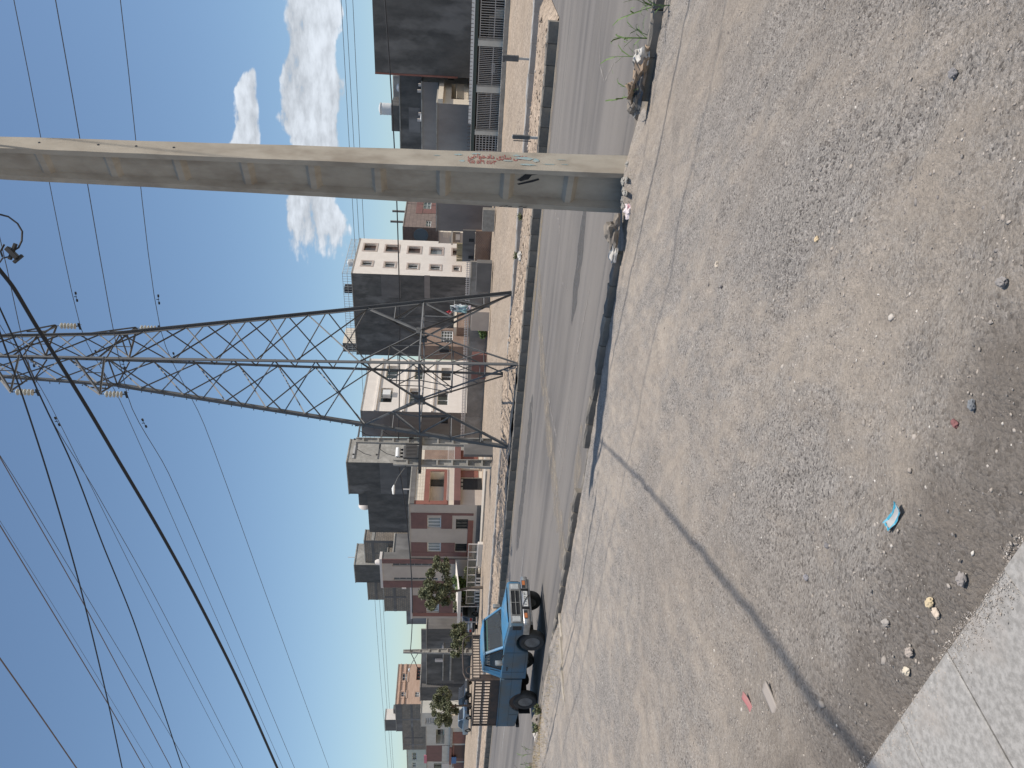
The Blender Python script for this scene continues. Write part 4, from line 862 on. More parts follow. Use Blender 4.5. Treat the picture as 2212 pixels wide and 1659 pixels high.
# rack: far side, headboard and hoop
rk = ob('rack', None, truck); rk.empty_display_size = .1
def slat(p, r_, w, nm='slat'): m_ = MB(); m_.bar(p, r_, w); m_.build(nm, M_rust, rk)
slat((-1.68, -.76, 1.88), (-3.86, -.76, 1.88), .045, 'rail'); slat((-1.68, -.76, 1.65), (-3.86, -.76, 1.65), .055, 'rail'); slat((-1.68, -.76, 1.42), (-3.86, -.76, 1.42), .045, 'rail')
bd = MB(); bd.box(-1.68, -3.86, -.775, -.745, 1.168, 1.41); bd.build('side_board', M_bed, rk)
for i in range(16): x = -1.70 - i * .143; slat((x, -.76, 1.40), (x, -.76, 1.88), .026)
slat((-3.84, -.76, .75), (-3.84, -.76, 1.90), .05, 'post')
for y in (-.77, .77): slat((-1.66, y, .75), (-1.66, y, 2.0), .055, 'post')
slat((-1.66, -.77, 1.95), (-1.66, .77, 1.95), .04, 'rail'); slat((-1.66, -.77, 1.42), (-1.66, .77, 1.42), .04, 'rail'); slat((-1.66, -.77, 1.74), (-1.66, .77, 1.74), .03, 'rail')
for i in range(15): y = -.7 + i * .1; slat((-1.66, y, 1.20), (-1.66, y, 1.95), .022)
m_ = MB(); m_.box(-1.645, -1.69, -.80, -.62, 1.17, 1.76); m_.build('post', M_bed, rk)
hp = MB().tube([(-1.66, -.77, 1.30), (-1.66, -.80, 1.7), (-1.66, -.78, 2.0), (-1.66, -.70, 2.16), (-1.66, -.55, 2.22), (-1.66, 0, 2.24), (-1.66, .5, 2.24), (-1.66, .66, 2.2), (-1.66, .75, 2.1), (-1.66, .78, 1.95)], .024, 8); hp.build('hoop', M_rust, rk, smooth=True)
for y0 in (-.45, .2):
    hp = MB().tube([(-1.66, y0 - .13, 1.95)] + [(-1.66, y0 - .13 * math.cos(t), 2.03 + .11 * math.sin(t)) for t in [i * math.pi / 6 for i in range(7)]] + [(-1.66, y0 + .13, 1.95)], .012, 6); hp.build('small_hoop', M_rust, rk)
for x in (0, -2.7):
    for sg in (-1, 1): wheel(truck, x, sg * .70, sg, .36, .20)

# ------------------------------------------------------------------ distant cars
def car(label, colour, loc, rz, kind, mname):
    Mp = mat(mname, colour, .35, tuple(c * .8 + .03 for c in colour), 2, coat=.4)
    t = thing('parked_car', label, 'car', loc, rz, 'cars parked before the far houses'); L2 = 2.05 if kind == 'sedan' else 1.85; w = .80
    prof = [(L2, .32), (L2 + .03, .55), (L2 - .05, .70), (.95, .84), (.9, .86), (-1.1 if kind == 'sedan' else -L2 + .1, .90), (-L2, .84), (-L2 - .02, .5), (-L2 + .04, .30)] + [(-1.62, .26)] + arch(-1.25, .29, .34, .27)[::-1] + arch(1.25, .29, .34, .27)[::-1] + [(1.64, .26)]
    MB().prism(prof, -w, w).build('body', Mp, t, bevel=.05, seg=2, smooth=True)
    if kind == 'sedan': lo = [(.95, .85), (-1.25, .88)]; hi = [(.25, 1.38), (-.75, 1.38)]
    else: lo = [(.95, .85), (-1.72, .89)]; hi = [(.3, 1.42), (-1.30, 1.42)]
    gb = MB(); B0 = [(lo[0][0], -.72, lo[0][1]), (lo[0][0], .72, lo[0][1]), (lo[1][0], .72, lo[1][1]), (lo[1][0], -.72, lo[1][1])]; T0 = [(hi[0][0], -.58, hi[0][1]), (hi[0][0], .58, hi[0][1]), (hi[1][0], .58, hi[1][1]), (hi[1][0], -.58, hi[1][1])]
    gb.add(B0 + T0, [(4, 5, 6, 7), (0, 1, 5, 4), (1, 2, 6, 5), (2, 3, 7, 6), (3, 0, 4, 7)]); gb.build('cabin', Mp, t, bevel=.03, seg=2, smooth=True)
    for (i, j), nm in (((0, 1), 'windscreen'), ((1, 2), 'side_window'), ((2, 3), 'rear_window'), ((3, 0), 'side_window')):
        a, b, c, d = [Vector(p) for p in (B0[i], B0[j], T0[j], T0[i])]; n_ = (b - a).cross(d - a).normalized(); cen = (a + b + c + d) / 4
        if n_.dot(cen - Vector((-.3, 0, 1.1))) < 0: n_ = -n_
        P = [p.lerp(cen, .16) + n_ * .012 for p in (a, b, c, d)]; P[0].z += .03; P[1].z += .03; MB().poly(*P).build(nm, M_glassd, t)
    for x in (1.25, -1.25):
        for sg in (-1, 1): wheel(t, x, sg * .70, sg, .29, .18, M_chr)
    for sg in (-1, 1):
        MB().box(L2 - .02, L2 + .035, sg * .45, sg * .76, .56, .70).build('headlight', M_lamp, t); MB().box(-L2 - .025, -L2 + .03, sg * .5, sg * .77, .58, .76).build('tail_light', mat('red_lens', (.3, .02, .02), .3), t)
    MB().box(L2 - .1, L2 + .07, -.8, .8, .34, .48).build('bumper', M_rubber, t, bevel=.02); MB().box(-L2 - .07, -L2 + .1, -.8, .8, .34, .48).build('bumper', M_rubber, t, bevel=.02)
    MB().box(-L2 - .04, -L2 - .01, -.25, .25, .55, .66).build('number_plate', M_frame, t)
def gpos(zone, x, y, z=0): p = on_z(*q(zone, x, y), z); p.z = z; return p
ang_e = math.atan2(E1.y, E1.x)
p = gpos('F', 1862, 1148); car('grey hatchback seen end-on under the white canopy', (.16, .175, .19), p, math.atan2(N1.y, N1.x) + .25, 'hatch', 'grey_car_paint')
p = gpos('E', 1703, 735); car('dark sedan before the grey rendered wall', (.022, .026, .032), p, ang_e + math.pi, 'sedan', 'dark_car_paint')
p = gpos('E', 1700, 1015); car('pale blue sedan before the cream house', (.22, .29, .36), p, ang_e + math.pi, 'sedan', 'pale_blue_car_paint')

# ------------------------------------------------------------------ buildings
class Bld:
    def __init__(s, name, label, corner, b=None, Y=None, cat='house', group=None):
        px = q(*corner); p = on_plane(*px, rw(b, 0), N1) if b is not None else at_depth(*px, Y)
        s.b, s.a, s.top = p.dot(N1), p.dot(E1), p.z; s.holes = {'F': [], 'S': []}
        s.root = thing(name, label, cat, rw(s.b, s.a), TH, group)
    def F(s, z, x, y): p = on_plane(*q(z, x, y), rw(s.b, 0), N1); return p.dot(E1) - s.a, p.z
    def S(s, z, x, y): p = on_plane(*q(z, x, y), rw(0, s.a), E1); return p.dot(N1) - s.b, p.z
    def rect(s, k, z, x0, x1, y0, y1):
        g = s.F if k == 'F' else s.S; xm, ym = (x0 + x1) / 2, (y0 + y1) / 2
        u = sorted((g(z, xm, y0)[0], g(z, xm, y1)[0])); w = sorted((g(z, x0, ym)[1], g(z, x1, ym)[1])); return u[0], u[1], w[0], w[1]
    @staticmethod
    def mp(k, u, w, z): return (-w, u, z) if k == 'F' else (u, -w, z)
    def bx(s, k, name, r, w0, w1, m, parent=None, **kw):
        mb = MB(); a = s.mp(k, r[0], w0, r[2]); c = s.mp(k, r[1], w1, r[3]); mb.box(a[0], c[0], a[1], c[1], a[2], c[2]); return mb.build(name, m, parent or s.root, **kw)
    def panel(s, k, r, m, t=.03, name='panel'): return s.bx(k, name, r, .002, t, m)
    def win(s, k, r, nm=1, frame=None, glass=None, depth=.18, fw_=.07, nh=0, surround=None, sw=.18, hole=True):
        frame = frame or M_frame; glass = glass or M_glass
        if hole: s.holes[k].append(r)
        else: depth = -.02
        wo = ob('window', None, s.root); wo.empty_display_size = .1; mb = MB()
        def fb(u0, u1, z0, z1):
            a = s.mp(k, u0, -depth + .02, z0); c = s.mp(k, u1, -depth + .08, z1); mb.box(a[0], c[0], a[1], c[1], a[2], c[2])
        u0, u1, z0, z1 = r; fb(u0, u1, z0, z0 + fw_); fb(u0, u1, z1 - fw_, z1); fb(u0, u0 + fw_, z0 + fw_, z1 - fw_); fb(u1 - fw_, u1, z0 + fw_, z1 - fw_)
        for i in range(nm): u = u0 + (u1 - u0) * (i + 1) / (nm + 1); fb(u - fw_ * .45, u + fw_ * .45, z0 + fw_, z1 - fw_)
        mb.build('frame', frame, wo)
        if nh:
            mb = MB()
            for i in range(nh): zz = z0 + (z1 - z0) * (i + 1) / (nh + 1); a = s.mp(k, u0 + fw_, -depth + .03, zz - fw_ * .3); c = s.mp(k, u1 - fw_, -depth + .07, zz + fw_ * .3); mb.box(a[0], c[0], a[1], c[1], a[2], c[2])
            mb.build('glazing_bar', frame, wo)
        n = nm + 1
        for i in range(n):
            mb = MB(); ua, ub_ = u0 + (u1 - u0) * i / n, u0 + (u1 - u0) * (i + 1) / n; e = .0 if not hole else 0
            mb.poly(*[s.mp(k, u, -depth + .03 + e, z) for u, z in ((ua, z0), (ub_, z0), (ub_, z1), (ua, z1))]); mb.build('pane', glass, wo)
        if surround:
            mb = MB()
            for (a0, a1, b0, b1) in ((u0 - sw, u1 + sw, z1, z1 + sw), (u0 - sw, u1 + sw, z0 - sw, z0), (u0 - sw, u0, z0, z1), (u1, u1 + sw, z0, z1)):
                a = s.mp(k, a0, .002, b0); c = s.mp(k, a1, .05, b1); mb.box(a[0], c[0], a[1], c[1], a[2], c[2])
            mb.build('surround', surround, wo)
        return wo
    def wall(s, k, u0, u1, z0, z1, m, name, depth=.2):
        H = [h for h in s.holes[k] if h[0] < u1 and h[1] > u0]
        us = sorted({u0, u1, *[max(u0, h[0]) for h in H], *[min(u1, h[1]) for h in H]}); zs = sorted({z0, z1, *[max(z0, h[2]) for h in H], *[min(z1, h[3]) for h in H]}); mb = MB()
        for i in range(len(us) - 1):
            for j in range(len(zs) - 1):
                uc, zc = (us[i] + us[i + 1]) / 2, (zs[j] + zs[j + 1]) / 2
                if any(h[0] < uc < h[1] and h[2] < zc < h[3] for h in H): continue
                mb.poly(*[s.mp(k, u, 0, z) for u, z in ((us[i], zs[j]), (us[i + 1], zs[j]), (us[i + 1], zs[j + 1]), (us[i], zs[j + 1]))])
        for h in H:
            for (ua, za), (ub_, zb) in (((h[0], h[2]), (h[1], h[2])), ((h[1], h[2]), (h[1], h[3])), ((h[1], h[3]), (h[0], h[3])), ((h[0], h[3]), (h[0], h[2]))):
                mb.poly(s.mp(k, ua, 0, za), s.mp(k, ub_, 0, zb), s.mp(k, ub_, -depth, zb), s.mp(k, ua, -depth, za))
        return mb.build(name, m, s.root)
    def finish(s, W, D, mF, mS, coping=M_con, top=None, base=-.1, ch=.1, cw=.06, depth=.2):
        top = top or s.top; s.wall('F', 0, W, base, top, mF, 'front_wall', depth); s.wall('S', 0, D, base, top, mS, 'side_wall', depth)
        mb = MB(); mb.poly((D, 0, base), (D, W, base), (D, W, top), (D, 0, top)); mb.poly((0, W, base), (D, W, base), (D, W, top), (0, W, top)); mb.build('rear_wall', mF, s.root)
        mb = MB(); mb.poly((0, 0, top - .25), (D, 0, top - .25), (D, W, top - .25), (0, W, top - .25)); mb.build('roof', M_roof, s.root)
        if coping:
            mb = MB(); t = .22
            mb.box(-cw, t, -cw, W + .02, top, top + ch); mb.box(t, D, -cw, t, top + .001, top + ch - .002); mb.box(t, D, W - t, W + .02, top + .001, top + ch - .002); mb.box(D - t, D, t, W - t, top, top + ch - .004); mb.build('coping', coping, s.root)
        return s
def railing(bl, k, r, w, m, n, name='railing', post=.03, rails=2):
    ro = ob(name, None, bl.root); ro.empty_display_size = .1
    for i in range(rails):
        z = r[2] + (r[3] - r[2]) * (1 if rails == 1 else i / (rails - 1)); z = z + (.03 if i == 0 else -.02); mb = MB(); mb.bar(bl.mp(k, r[0], w, z), bl.mp(k, r[1], w, z), post); mb.build('rail', m, ro)
    mb = MB(); a, c = bl.mp(k, 0, w, r[2]), bl.mp(k, 0, w, r[3]); mb.bar(a, c, post * .7); me = mb.mesh('baluster', m)
    for i in range(n):
        u = r[0] + (r[1] - r[0]) * (i + .5) / n; o = ob('baluster', me, ro, bl.mp(k, u, 0, 0))
    return ro

# beige and maroon house with the arched-out balcony, across the road
h = Bld('corner_house', 'two-storey beige house with maroon stone bays and a red-framed balcony', ('G', 908, 1160), b=45.7)
WF = h.F('F', 975, 452)[0]; DS = h.S('G', 1000, 470)[0]
for (x0, x1, y0, y1) in ((1138, 1308, 1332, 1462),): h.win('F', h.rect('F', 'G', x0, x1, y0, y1), 2, glass=M_curt)
h.win('F', h.rect('F', 'G', 1497, 1648, 1348, 1475), 2, M_dark, M_glassd)
h.win('F', h.rect('F', 'F', 1195, 1368, 237, 355), 2, glass=M_curt); h.win('F', h.rect('F', 'F', 1562, 1715, 248, 355), 2, M_dark, M_glassd)
op = h.rect('S', 'G', 1165, 1345, 748, 1140); h.holes['S'].append(op)
dr = h.rect('S', 'G', 1545, 1840, 825, 978); h.holes['S'].append(dr)
h.win('S', h.rect('S', 'G', 1205, 1365, 487, 612), 2)
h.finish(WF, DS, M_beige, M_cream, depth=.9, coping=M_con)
for r in (h.rect('F', 'G', 930, 1134, 1278, 1466), h.rect('F', 'G', 1312, 1450, 1278, 1468), h.rect('F', 'F', 978, 1190, 230, 356), h.rect('F', 'F', 1374, 1556, 236, 356)): h.panel('F', r, M_brown, .03, 'stone_panel')
for r in (h.rect('F', 'G', 926, 1720, 1271, 1296), h.rect('F', 'F', 978, 1725, 357, 412), h.rect('F', 'F', 1722, 1792, -60, 412)): h.panel('F', r, M_red if r[1] - r[0] > 3 else M_brown, .05, 'stone_band')
h.panel('F', (0.0, WF, -.05, h.F('G', 1760, 1300)[1]), M_cem, .04, 'plinth')
# balcony recess in the sunny side wall
bk = MB(); bk.poly((op[0], .9, op[2]), (op[1], .9, op[2]), (op[1], .9, op[3]), (op[0], .9, op[3])); bk.build('balcony_back_wall', M_beige, h.root)
def inner(r, nm, m_, y0=.82, y1=.9): mb = MB(); mb.box(r[0], r[1], y0, y1, r[2], r[3]); return mb.build(nm, m_, h.root)
wr = h.rect('S', 'G', 1178, 1342, 762, 842); inner(wr, 'balcony_door', M_glassd); wr = h.rect('S', 'G', 1168, 1312, 1042, 1135); inner(wr, 'balcony_window', M_glass)
fr_ = h.rect('S', 'G', 1128, 1382, 722, 1166)
for r in ((fr_[0], fr_[1], op[3], op[3] + .42), (fr_[0], fr_[1], op[2] - .32, op[2]), (fr_[0] - .0, op[0], op[2], op[3]), (op[1], fr_[1], op[2], op[3])): h.panel('S', r, M_red, .06, 'red_surround')
zt0, zt1 = op[3] + .44, h.top - .42; ncol, nrow = 12, 4
for i in range(ncol):
    for j in range(nrow):
        u0 = .45 + (fr_[1] + 1.2 - .45) * i / ncol; u1 = .45 + (fr_[1] + 1.2 - .45) * (i + 1) / ncol; a0 = zt0 + (zt1 - zt0) * j / nrow; a1 = zt0 + (zt1 - zt0) * (j + 1) / nrow
        h.bx('S', 'tile', (u0 + .012, u1 - .012, a0 + .012, a1 - .012), .004, .022, M_cream)
h.panel('S', (0, .44, op[2] - .4, h.top - .4), M_red, .03, 'red_quoin'); h.panel('S', (0, DS, h.top - .4, h.top - .02), M_cem, .1, 'cornice')
h.panel('S', (fr_[1] + .9, DS, 1.9, h.top - 1.0), M_brick, .012, 'brick_facing')
zb = h.S('G', 1385, 900)[1]; zb2 = h.S('G', 1475, 900)[1]
h.bx('S', 'balcony_slab', (0, DS, zb2 - .55, zb2), .0, .55, M_brown); railing(h, 'S', (.05, DS - .1, zb2, zb), .52, M_rail, 46)
mb = MB(); mb.box(dr[0], dr[1], .10, .16, 0, dr[3]); door = mb.build('door', M_dark, h.root)
for i in range(3): 
    mb = MB(); u = dr[0] + (dr[1] - dr[0]) * (i + .2) / 3; mb.box(u, u + (dr[1] - dr[0]) * .2, .09, .10, dr[3] - .28, dr[3] - .1); mb.build('door_light', M_frameg, door)
h.panel('S', (dr[1] + .02, DS, .35, zb2 - .56), M_red, .03, 'red_stone_panel'); h.bx('S', 'pilaster', (dr[1] + .9, dr[1] + 1.25, .3, zb2 - .56), .03, .2, M_cream); h.panel('S', (0, dr[0] - .02, -.05, zb2 - .56), M_beige, .012, 'render_panel')
mb = MB().tube([(DS * .3, .3, h.top), (DS * .3, .3, h.top + .7)], .06, 8); mb.build('vent_pipe', M_rail, h.root)

# house with two tall glazed strips
h2 = Bld('strip_window_house', 'three-storey beige house with two tall glazed strips between maroon bands', ('F', 588, 452), b=45.55)
W2 = h2.F('F', 600, 828)[0]
for (x0, x1, y0, y1, n) in ((728, 1505, 512, 552, 7), (742, 1330, 700, 738, 6)):
    r = h2.rect('F', 'F', x0, x1, y0, y1); h2.win('F', r, 0, M_frameg, M_glass, nh=n, fw_=.06)
h2.finish(W2, .8, M_beige, M_cem, coping=M_rail, ch=.22)
for r in (h2.rect('F', 'F', 592, 1560, 452, 508), h2.rect('F', 'F', 592, 1500, 742, 826)): h2.panel('F', r, M_brown, .05, 'stone_band')
h2.panel('F', (0, W2, -.05, 1.1), M_cem, .04, 'plinth')
mb = MB().lathe([(.001, .5), (.16, .47), (.26, .3), (.28, .0)], 12, 'z', (.4, .9, h2.top + .2)); mb.build('roof_dome', M_rail, h2.root, smooth=True)
t = Bld('rear_block', 'plain grey rendered rear block between the beige house and the strip-window house', ('F', 737, 425), b=46.5, cat='building'); t.finish(t.F('F', 800, 826)[0], t.S('F', 750, 112)[0], M_cem, M_cem)
# maroon house beside it
h3 = Bld('maroon_house', 'low maroon-fronted house with a pale parapet behind the large street tree', ('F', 985, 830), b=45.75)
W3 = h3.F('F', 1000, 1238)[0]
h3.win('F', h3.rect('F', 'F', 1180, 1342, 1032, 1152), 1, glass=M_curt); h3.win('F', h3.rect('F', 'F', 1545, 1670, 1050, 1165), 2, M_dark, M_glassd); h3.finish(W3, 9, M_beige, M_cem, coping=M_rail, ch=.16)
for r in (h3.rect('F', 'F', 1000, 1178, 935, 1160), h3.rect('F', 'F', 1346, 1530, 935, 1160)): h3.panel('F', r, M_brown, .03, 'stone_panel')
for r in (h3.rect('F', 'F', 1000, 1850, 1165, 1208), h3.rect('F', 'F', 1720, 1860, 935, 1208)): h3.panel('F', r, M_red, .04, 'stone_band')
# grey rendered buildings further along
def plain(name, label, corner, W_, D_, mF, mS, b=None, Y=None, coping=M_con, **kw):
    t = Bld(name, label, corner, b=b, Y=Y, cat='building'); W_ = t.F(*W_)[0] if isinstance(W_, tuple) else W_
    D_ = t.S(*D_)[0] if isinstance(D_, tuple) else D_
    t.W, t.D = W_, D_; t.mF, t.mS, t.cop, t.kw = mF, mS, coping, kw; return t
def fin(t): return t.finish(t.W, t.D, t.mF, t.mS, t.cop, **t.kw)
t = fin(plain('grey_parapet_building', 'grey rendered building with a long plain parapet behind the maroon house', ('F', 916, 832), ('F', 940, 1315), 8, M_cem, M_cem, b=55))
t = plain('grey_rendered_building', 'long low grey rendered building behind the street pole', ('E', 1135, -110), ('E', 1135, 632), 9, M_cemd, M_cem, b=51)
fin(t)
for (zn, x0, x1, y0, y1) in (('E', 1240, 1342, 262, 292), ('F', 1385, 1410, 1588, 1660)): t.panel('F', t.rect('F', zn, x0, x1, y0, y1), M_rail, .2, 'chimney_flue')
t.bx('F', 'ledge', t.rect('F', 'E', 1425, 1448, 215, 540), .002, .1, M_con); t.bx('F', 'ledge', t.rect('F', 'E', 1335, 1350, 60, 540), .002, .08, M_con)
t.bx('F', 'patched_render', t.rect('F', 'E', 1270, 1480, 540, 640), .002, .02, M_cem)
t.bx('F', 'parapet', (0.3, t.W, t.top + .12, t.F('E', 1068, 480)[1]), -.25, -.1, M_cem)
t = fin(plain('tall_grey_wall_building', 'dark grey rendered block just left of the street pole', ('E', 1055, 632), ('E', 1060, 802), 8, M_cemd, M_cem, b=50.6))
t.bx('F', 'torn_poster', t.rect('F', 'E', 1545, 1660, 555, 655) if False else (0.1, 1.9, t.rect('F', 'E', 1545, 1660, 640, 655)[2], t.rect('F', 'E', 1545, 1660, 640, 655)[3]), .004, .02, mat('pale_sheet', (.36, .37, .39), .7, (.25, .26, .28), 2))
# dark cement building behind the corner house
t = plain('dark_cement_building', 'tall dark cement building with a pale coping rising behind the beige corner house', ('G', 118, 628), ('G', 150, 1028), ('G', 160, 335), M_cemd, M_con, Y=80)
fin(t); t2 = t
t.bx('S', 'roof_grille', t.rect('S', 'G', 196, 232, 420, 580), .01, .06, M_frameg)
t.bx('F', 'patched_render', t.rect('F', 'G', 540, 880, 640, 1030), .002, .02, M_cem)
t = fin(plain('dark_cement_building', 'lower dark cement wing stepping down to the left behind the beige house', ('G', 372, 1025), ('G', 390, 1512), 9, M_cemd, M_block, b=t2.b + .3, coping=None))
mb = MB().lathe([(.02, 0), (.5, .1), (.75, .35)], 14, 'y', (1.5, 3.0, t.top + .5)); mb.build('satellite_dish', M_rail, t.root, smooth=True)
t = fin(plain('roof_room', 'small dark roof room at the step of the dark cement building', ('G', 262, 1026), ('G', 262, 1172), 5, M_cemd, M_cemd, b=t2.b + .6, coping=None))
# bare block buildings
t = plain('block_building', 'unfinished hollow-block building with concrete bands and a sunlit yellow side', ('F', 358, 204), ('F', 380, 545), ('F', 400, 60), M_block, M_block, Y=90); fin(t); tb = t
for x in (475,): t.bx('F', 'concrete_band', (0, t.W, t.F('F', x + 20, 350)[1], t.F('F', x - 18, 350)[1]), .002, .03, M_cem); t.bx('S', 'concrete_band', (0, t.D, t.F('F', x + 20, 350)[1], t.F('F', x - 18, 350)[1]), .002, .03, M_con)
t.bx('F', 'concrete_band', (0, .35, 0, t.top), .002, .034, M_cem); t.bx('F', 'concrete_band', t.rect('F', 'F', 480, 730, 370, 380), .002, .034, M_cem); t.bx('F', 'concrete_band', (0, t.W, t.F('F', 745, 300)[1], t.F('F', 722, 300)[1]), .002, .03, M_cem)
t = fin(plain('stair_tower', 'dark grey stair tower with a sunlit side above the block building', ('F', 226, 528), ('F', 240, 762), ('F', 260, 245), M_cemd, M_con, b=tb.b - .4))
mb = MB().tube([(t.D * .6, 1, t.top), (t.D * .6, 1, t.top + 1.1)], .04, 6); mb.build('roof_post', M_rail, t.root)
t = plain('block_building', 'bare block wing with a concrete band left of the dark stair tower', ('F', 400, 764), ('F', 410, 992), 7, M_block, M_block, b=tb.b); fin(t)
t.bx('F', 'concrete_band', (0, t.W, t.F('F', 530, 850)[1], t.F('F', 500, 850)[1]), .002, .03, M_cem)
t = plain('block_building', 'lowest bare block building with a grey cross band, left of the others', ('F', 618, 830), ('F', 640, 1142), 7, M_block, M_block, b=tb.b - 6); fin(t)
t.bx('F', 'concrete_band', (0, t.W, t.F('F', 780, 1000)[1], t.F('F', 745, 1000)[1]), .002, .03, M_cem); t.bx('F', 'concrete_band', t.rect('F', 'F', 630, 910, 945, 965), .002, .034, M_cem)
t.bx('F', 'drain_pipe', t.rect('F', 'F', 855, 912, 828, 840), .01, .12, M_rail)

# far left group
t = plain('brown_stone_building', 'brown stone-clad building with white-framed windows and block rear, far left', ('E', 738, 848), ('E', 760, 1190), ('E', 770, 338), M_block, M_wood, Y=112)
for (x0, x1, y0, y1) in ((825, 882, 458, 548), (808, 866, 690, 752)): t.win('S', t.rect('S', 'E', x0, x1, y0, y1), 1, nh=1, surround=M_wood, sw=.25)
t.win('S', t.rect('S', 'E', 985, 1040, 692, 755), 1, nh=1); t.win('S', t.rect('S', 'E', 1005, 1060, 375, 540), 3, M_red, M_glassd); fin(t); tw_ = t
for x in (945,): t.bx('F', 'concrete_band', (0, t.W, t.F('E', x + 14, 1000)[1], t.F('E', x - 12, 1000)[1]), .002, .03, M_cem)
t.bx('F', 'concrete_band', (0, t.W, t.top - .9, t.top - .02), .002, .03, M_cem)
for y in (1040,): t.bx('F', 'concrete_band', t.rect('F', 'E', 790, 1060, y - 6, y + 6), .002, .034, M_cem)
for dz in (.35, 1.1): t.bx('S', 'cornice', (0, t.D, t.top - dz - .1, t.top - dz), .002, .15, M_wood)
t = fin(plain('roof_room', 'white-sided roof room on the brown stone building', ('E', 606, 1046), ('E', 615, 1186), ('E', 625, 906), M_cem, M_white, b=tw_.b + 3.5, base=tw_.top - .3))
t.bx('S', 'air_cooler', (t.D * .55, t.D * 1.0, t.top - 3.6, t.top - 1.2), .05, 1.2, M_cem)
t = plain('block_building', 'far left hollow-block building stepping below the brown stone one', ('E', 830, 1190), ('E', 840, 1428), 8, M_block, M_block, b=tw_.b + .2); fin(t)
t.bx('F', 'concrete_band', (0, t.W, t.F('E', 972, 1300)[1], t.F('E', 945, 1300)[1]), .002, .03, M_cem)
for y in (1275, 1360): t.bx('F', 'concrete_band', t.rect('F', 'E', 850, 1090, y - 4, y + 4), .002, .034, M_cem)
M_mint = mat('mint_render', (.58, .62, .54), .8, (.5, .54, .47), 1)
t = plain('mint_building', 'pale mint-washed house at the far left edge', ('E', 885, 1425), 14, 3, M_mint, M_mint, b=tw_.b + 1.2)
t.win('F', t.rect('F', 'E', 948, 1008, 1465, 1560), 1, glass=M_glassd); t.win('F', t.rect('F', 'E', 948, 1000, 1592, 1650), 1); fin(t)
M_bw = mat('off_white_render', (.60, .58, .52), .8, (.52, .5, .44), 1)
t = plain('cream_house', 'cream house with a barred window behind the left street tree', ('E', 1062, 960), ('E', 1070, 1132), 8, M_bw, M_bw, b=53)
t.win('F', t.rect('F', 'E', 1110, 1292, 1022, 1102), 4, nh=5, glass=M_glassd); t.win('F', t.rect('F', 'E', 1352, 1420, 1022, 1102), 3, nh=3, glass=M_glassd); fin(t)
t.bx('F', 'carport_wall', (0.2, t.W, 0, 2.0), .02, .25, M_cream)
t = plain('grey_balcony_house', 'pale grey house with a recessed balcony above a red stone ground floor', ('E', 1128, 1132), ('E', 1132, 1372), 8, M_bw, M_bw, b=53.1)
r = t.rect('F', 'E', 1252, 1362, 1168, 1352); t.holes['F'].append(r); t.kw['depth'] = 1.2; fin(t)
mb = MB(); mb.poly(*[(1.2, u, z) for u, z in ((r[0], r[2]), (r[1], r[2]), (r[1], r[3]), (r[0], r[3]))]); mb.build('balcony_back_wall', M_mint, t.root)
for f in (.1, .6): mb = MB(); u = r[0] + (r[1] - r[0]) * f; mb.box(1.1, 1.19, u, u + (r[1] - r[0]) * .3, r[2] + .3, r[3] - .2); mb.build('balcony_window', M_glassd, t.root)
t.bx('F', 'red_stone_panel', t.rect('F', 'E', 1465, 1635, 1200, 1345), .002, .05, M_red); t.bx('F', 'cornice', t.rect('F', 'E', 1430, 1462, 1132, 1372), .002, .25, M_con)
railing(t, 'F', (r[0], r[1], r[2], r[2] + .5), .05, M_rail, 10)
t = plain('brown_gate_house', 'house with a brown stone upper floor and a brown steel gate, far left', ('E', 1130, 1372), ('E', 1135, 1578), 8, M_brown, M_brown, b=53.2); fin(t)
t.bx('F', 'render_band', t.rect('F', 'E', 1328, 1420, 1372, 1570), .002, .06, M_bw); t.bx('F', 'pink_sign', t.rect('F', 'E', 1100, 1135, 1490, 1590), .01, .1, mat('pink_board', (.6, .2, .25), .6))
t.bx('F', 'gate', t.rect('F', 'E', 1485, 1640, 1345, 1530), .01, .08, mat('brown_gate_paint', (.10, .05, .04), .6)); t.bx('F', 'red_stone_panel', t.rect('F', 'E', 1465, 1480, 1345, 1640), .01, .1, M_red)
t.bx('F', 'blue_sign', t.rect('F', 'E', 1448, 1510, 1490, 1570), .3, .36, mat('blue_board', (.06, .16, .36), .5)); t.bx('F', 'tiled_eave', t.rect('F', 'E', 1420, 1448, 1372, 1580), .002, .4, M_red)

t = plain('pale_gate_house', 'pale house with a dark window and barred panel at the far left edge', ('E', 1140, 1580), 12, 8, M_bw, M_bw, b=53.4); t.win('F', t.rect('F', 'E', 1225, 1320, 1600, 1690), 1, M_dark, M_glassd); fin(t)
t.bx('F', 'barred_panel', t.rect('F', 'E', 1330, 1420, 1596, 1690), .01, .06, M_rail); t.bx('F', 'ground_floor_panel', t.rect('F', 'E', 1480, 1640, 1590, 1690), .01, .06, M_brown)

# white three-storey block behind the pylon
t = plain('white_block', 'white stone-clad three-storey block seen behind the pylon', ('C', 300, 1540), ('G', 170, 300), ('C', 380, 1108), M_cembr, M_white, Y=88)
for (x0, x1, y0, y1) in ((458, 560, 1352, 1470), (510, 608, 1168, 1272), (700, 790, 1355, 1475), (745, 815, 1178, 1280), (932, 1022, 1375, 1492), (965, 1050, 1185, 1288)): t.win('S', t.rect('S', 'C', x0, x1, y0, y1), 1, M_frame, M_glassd, depth=.5)
t.win('F', t.rect('F', 'C', 962, 1020, 1595, 1650), 0, M_dark, M_glassd); t.kw['depth'] = .5; fin(t)
for x in (425, 650, 880): zc = t.S('C', x + 20, 1330)[1]; t.bx('S', 'string_course', (0, t.D, zc - .12, zc + .12), .002, .16, M_white)
t.bx('S', 'air_conditioner', t.rect('S', 'C', 480, 545, 1385, 1425), -.2, .35, M_frame)
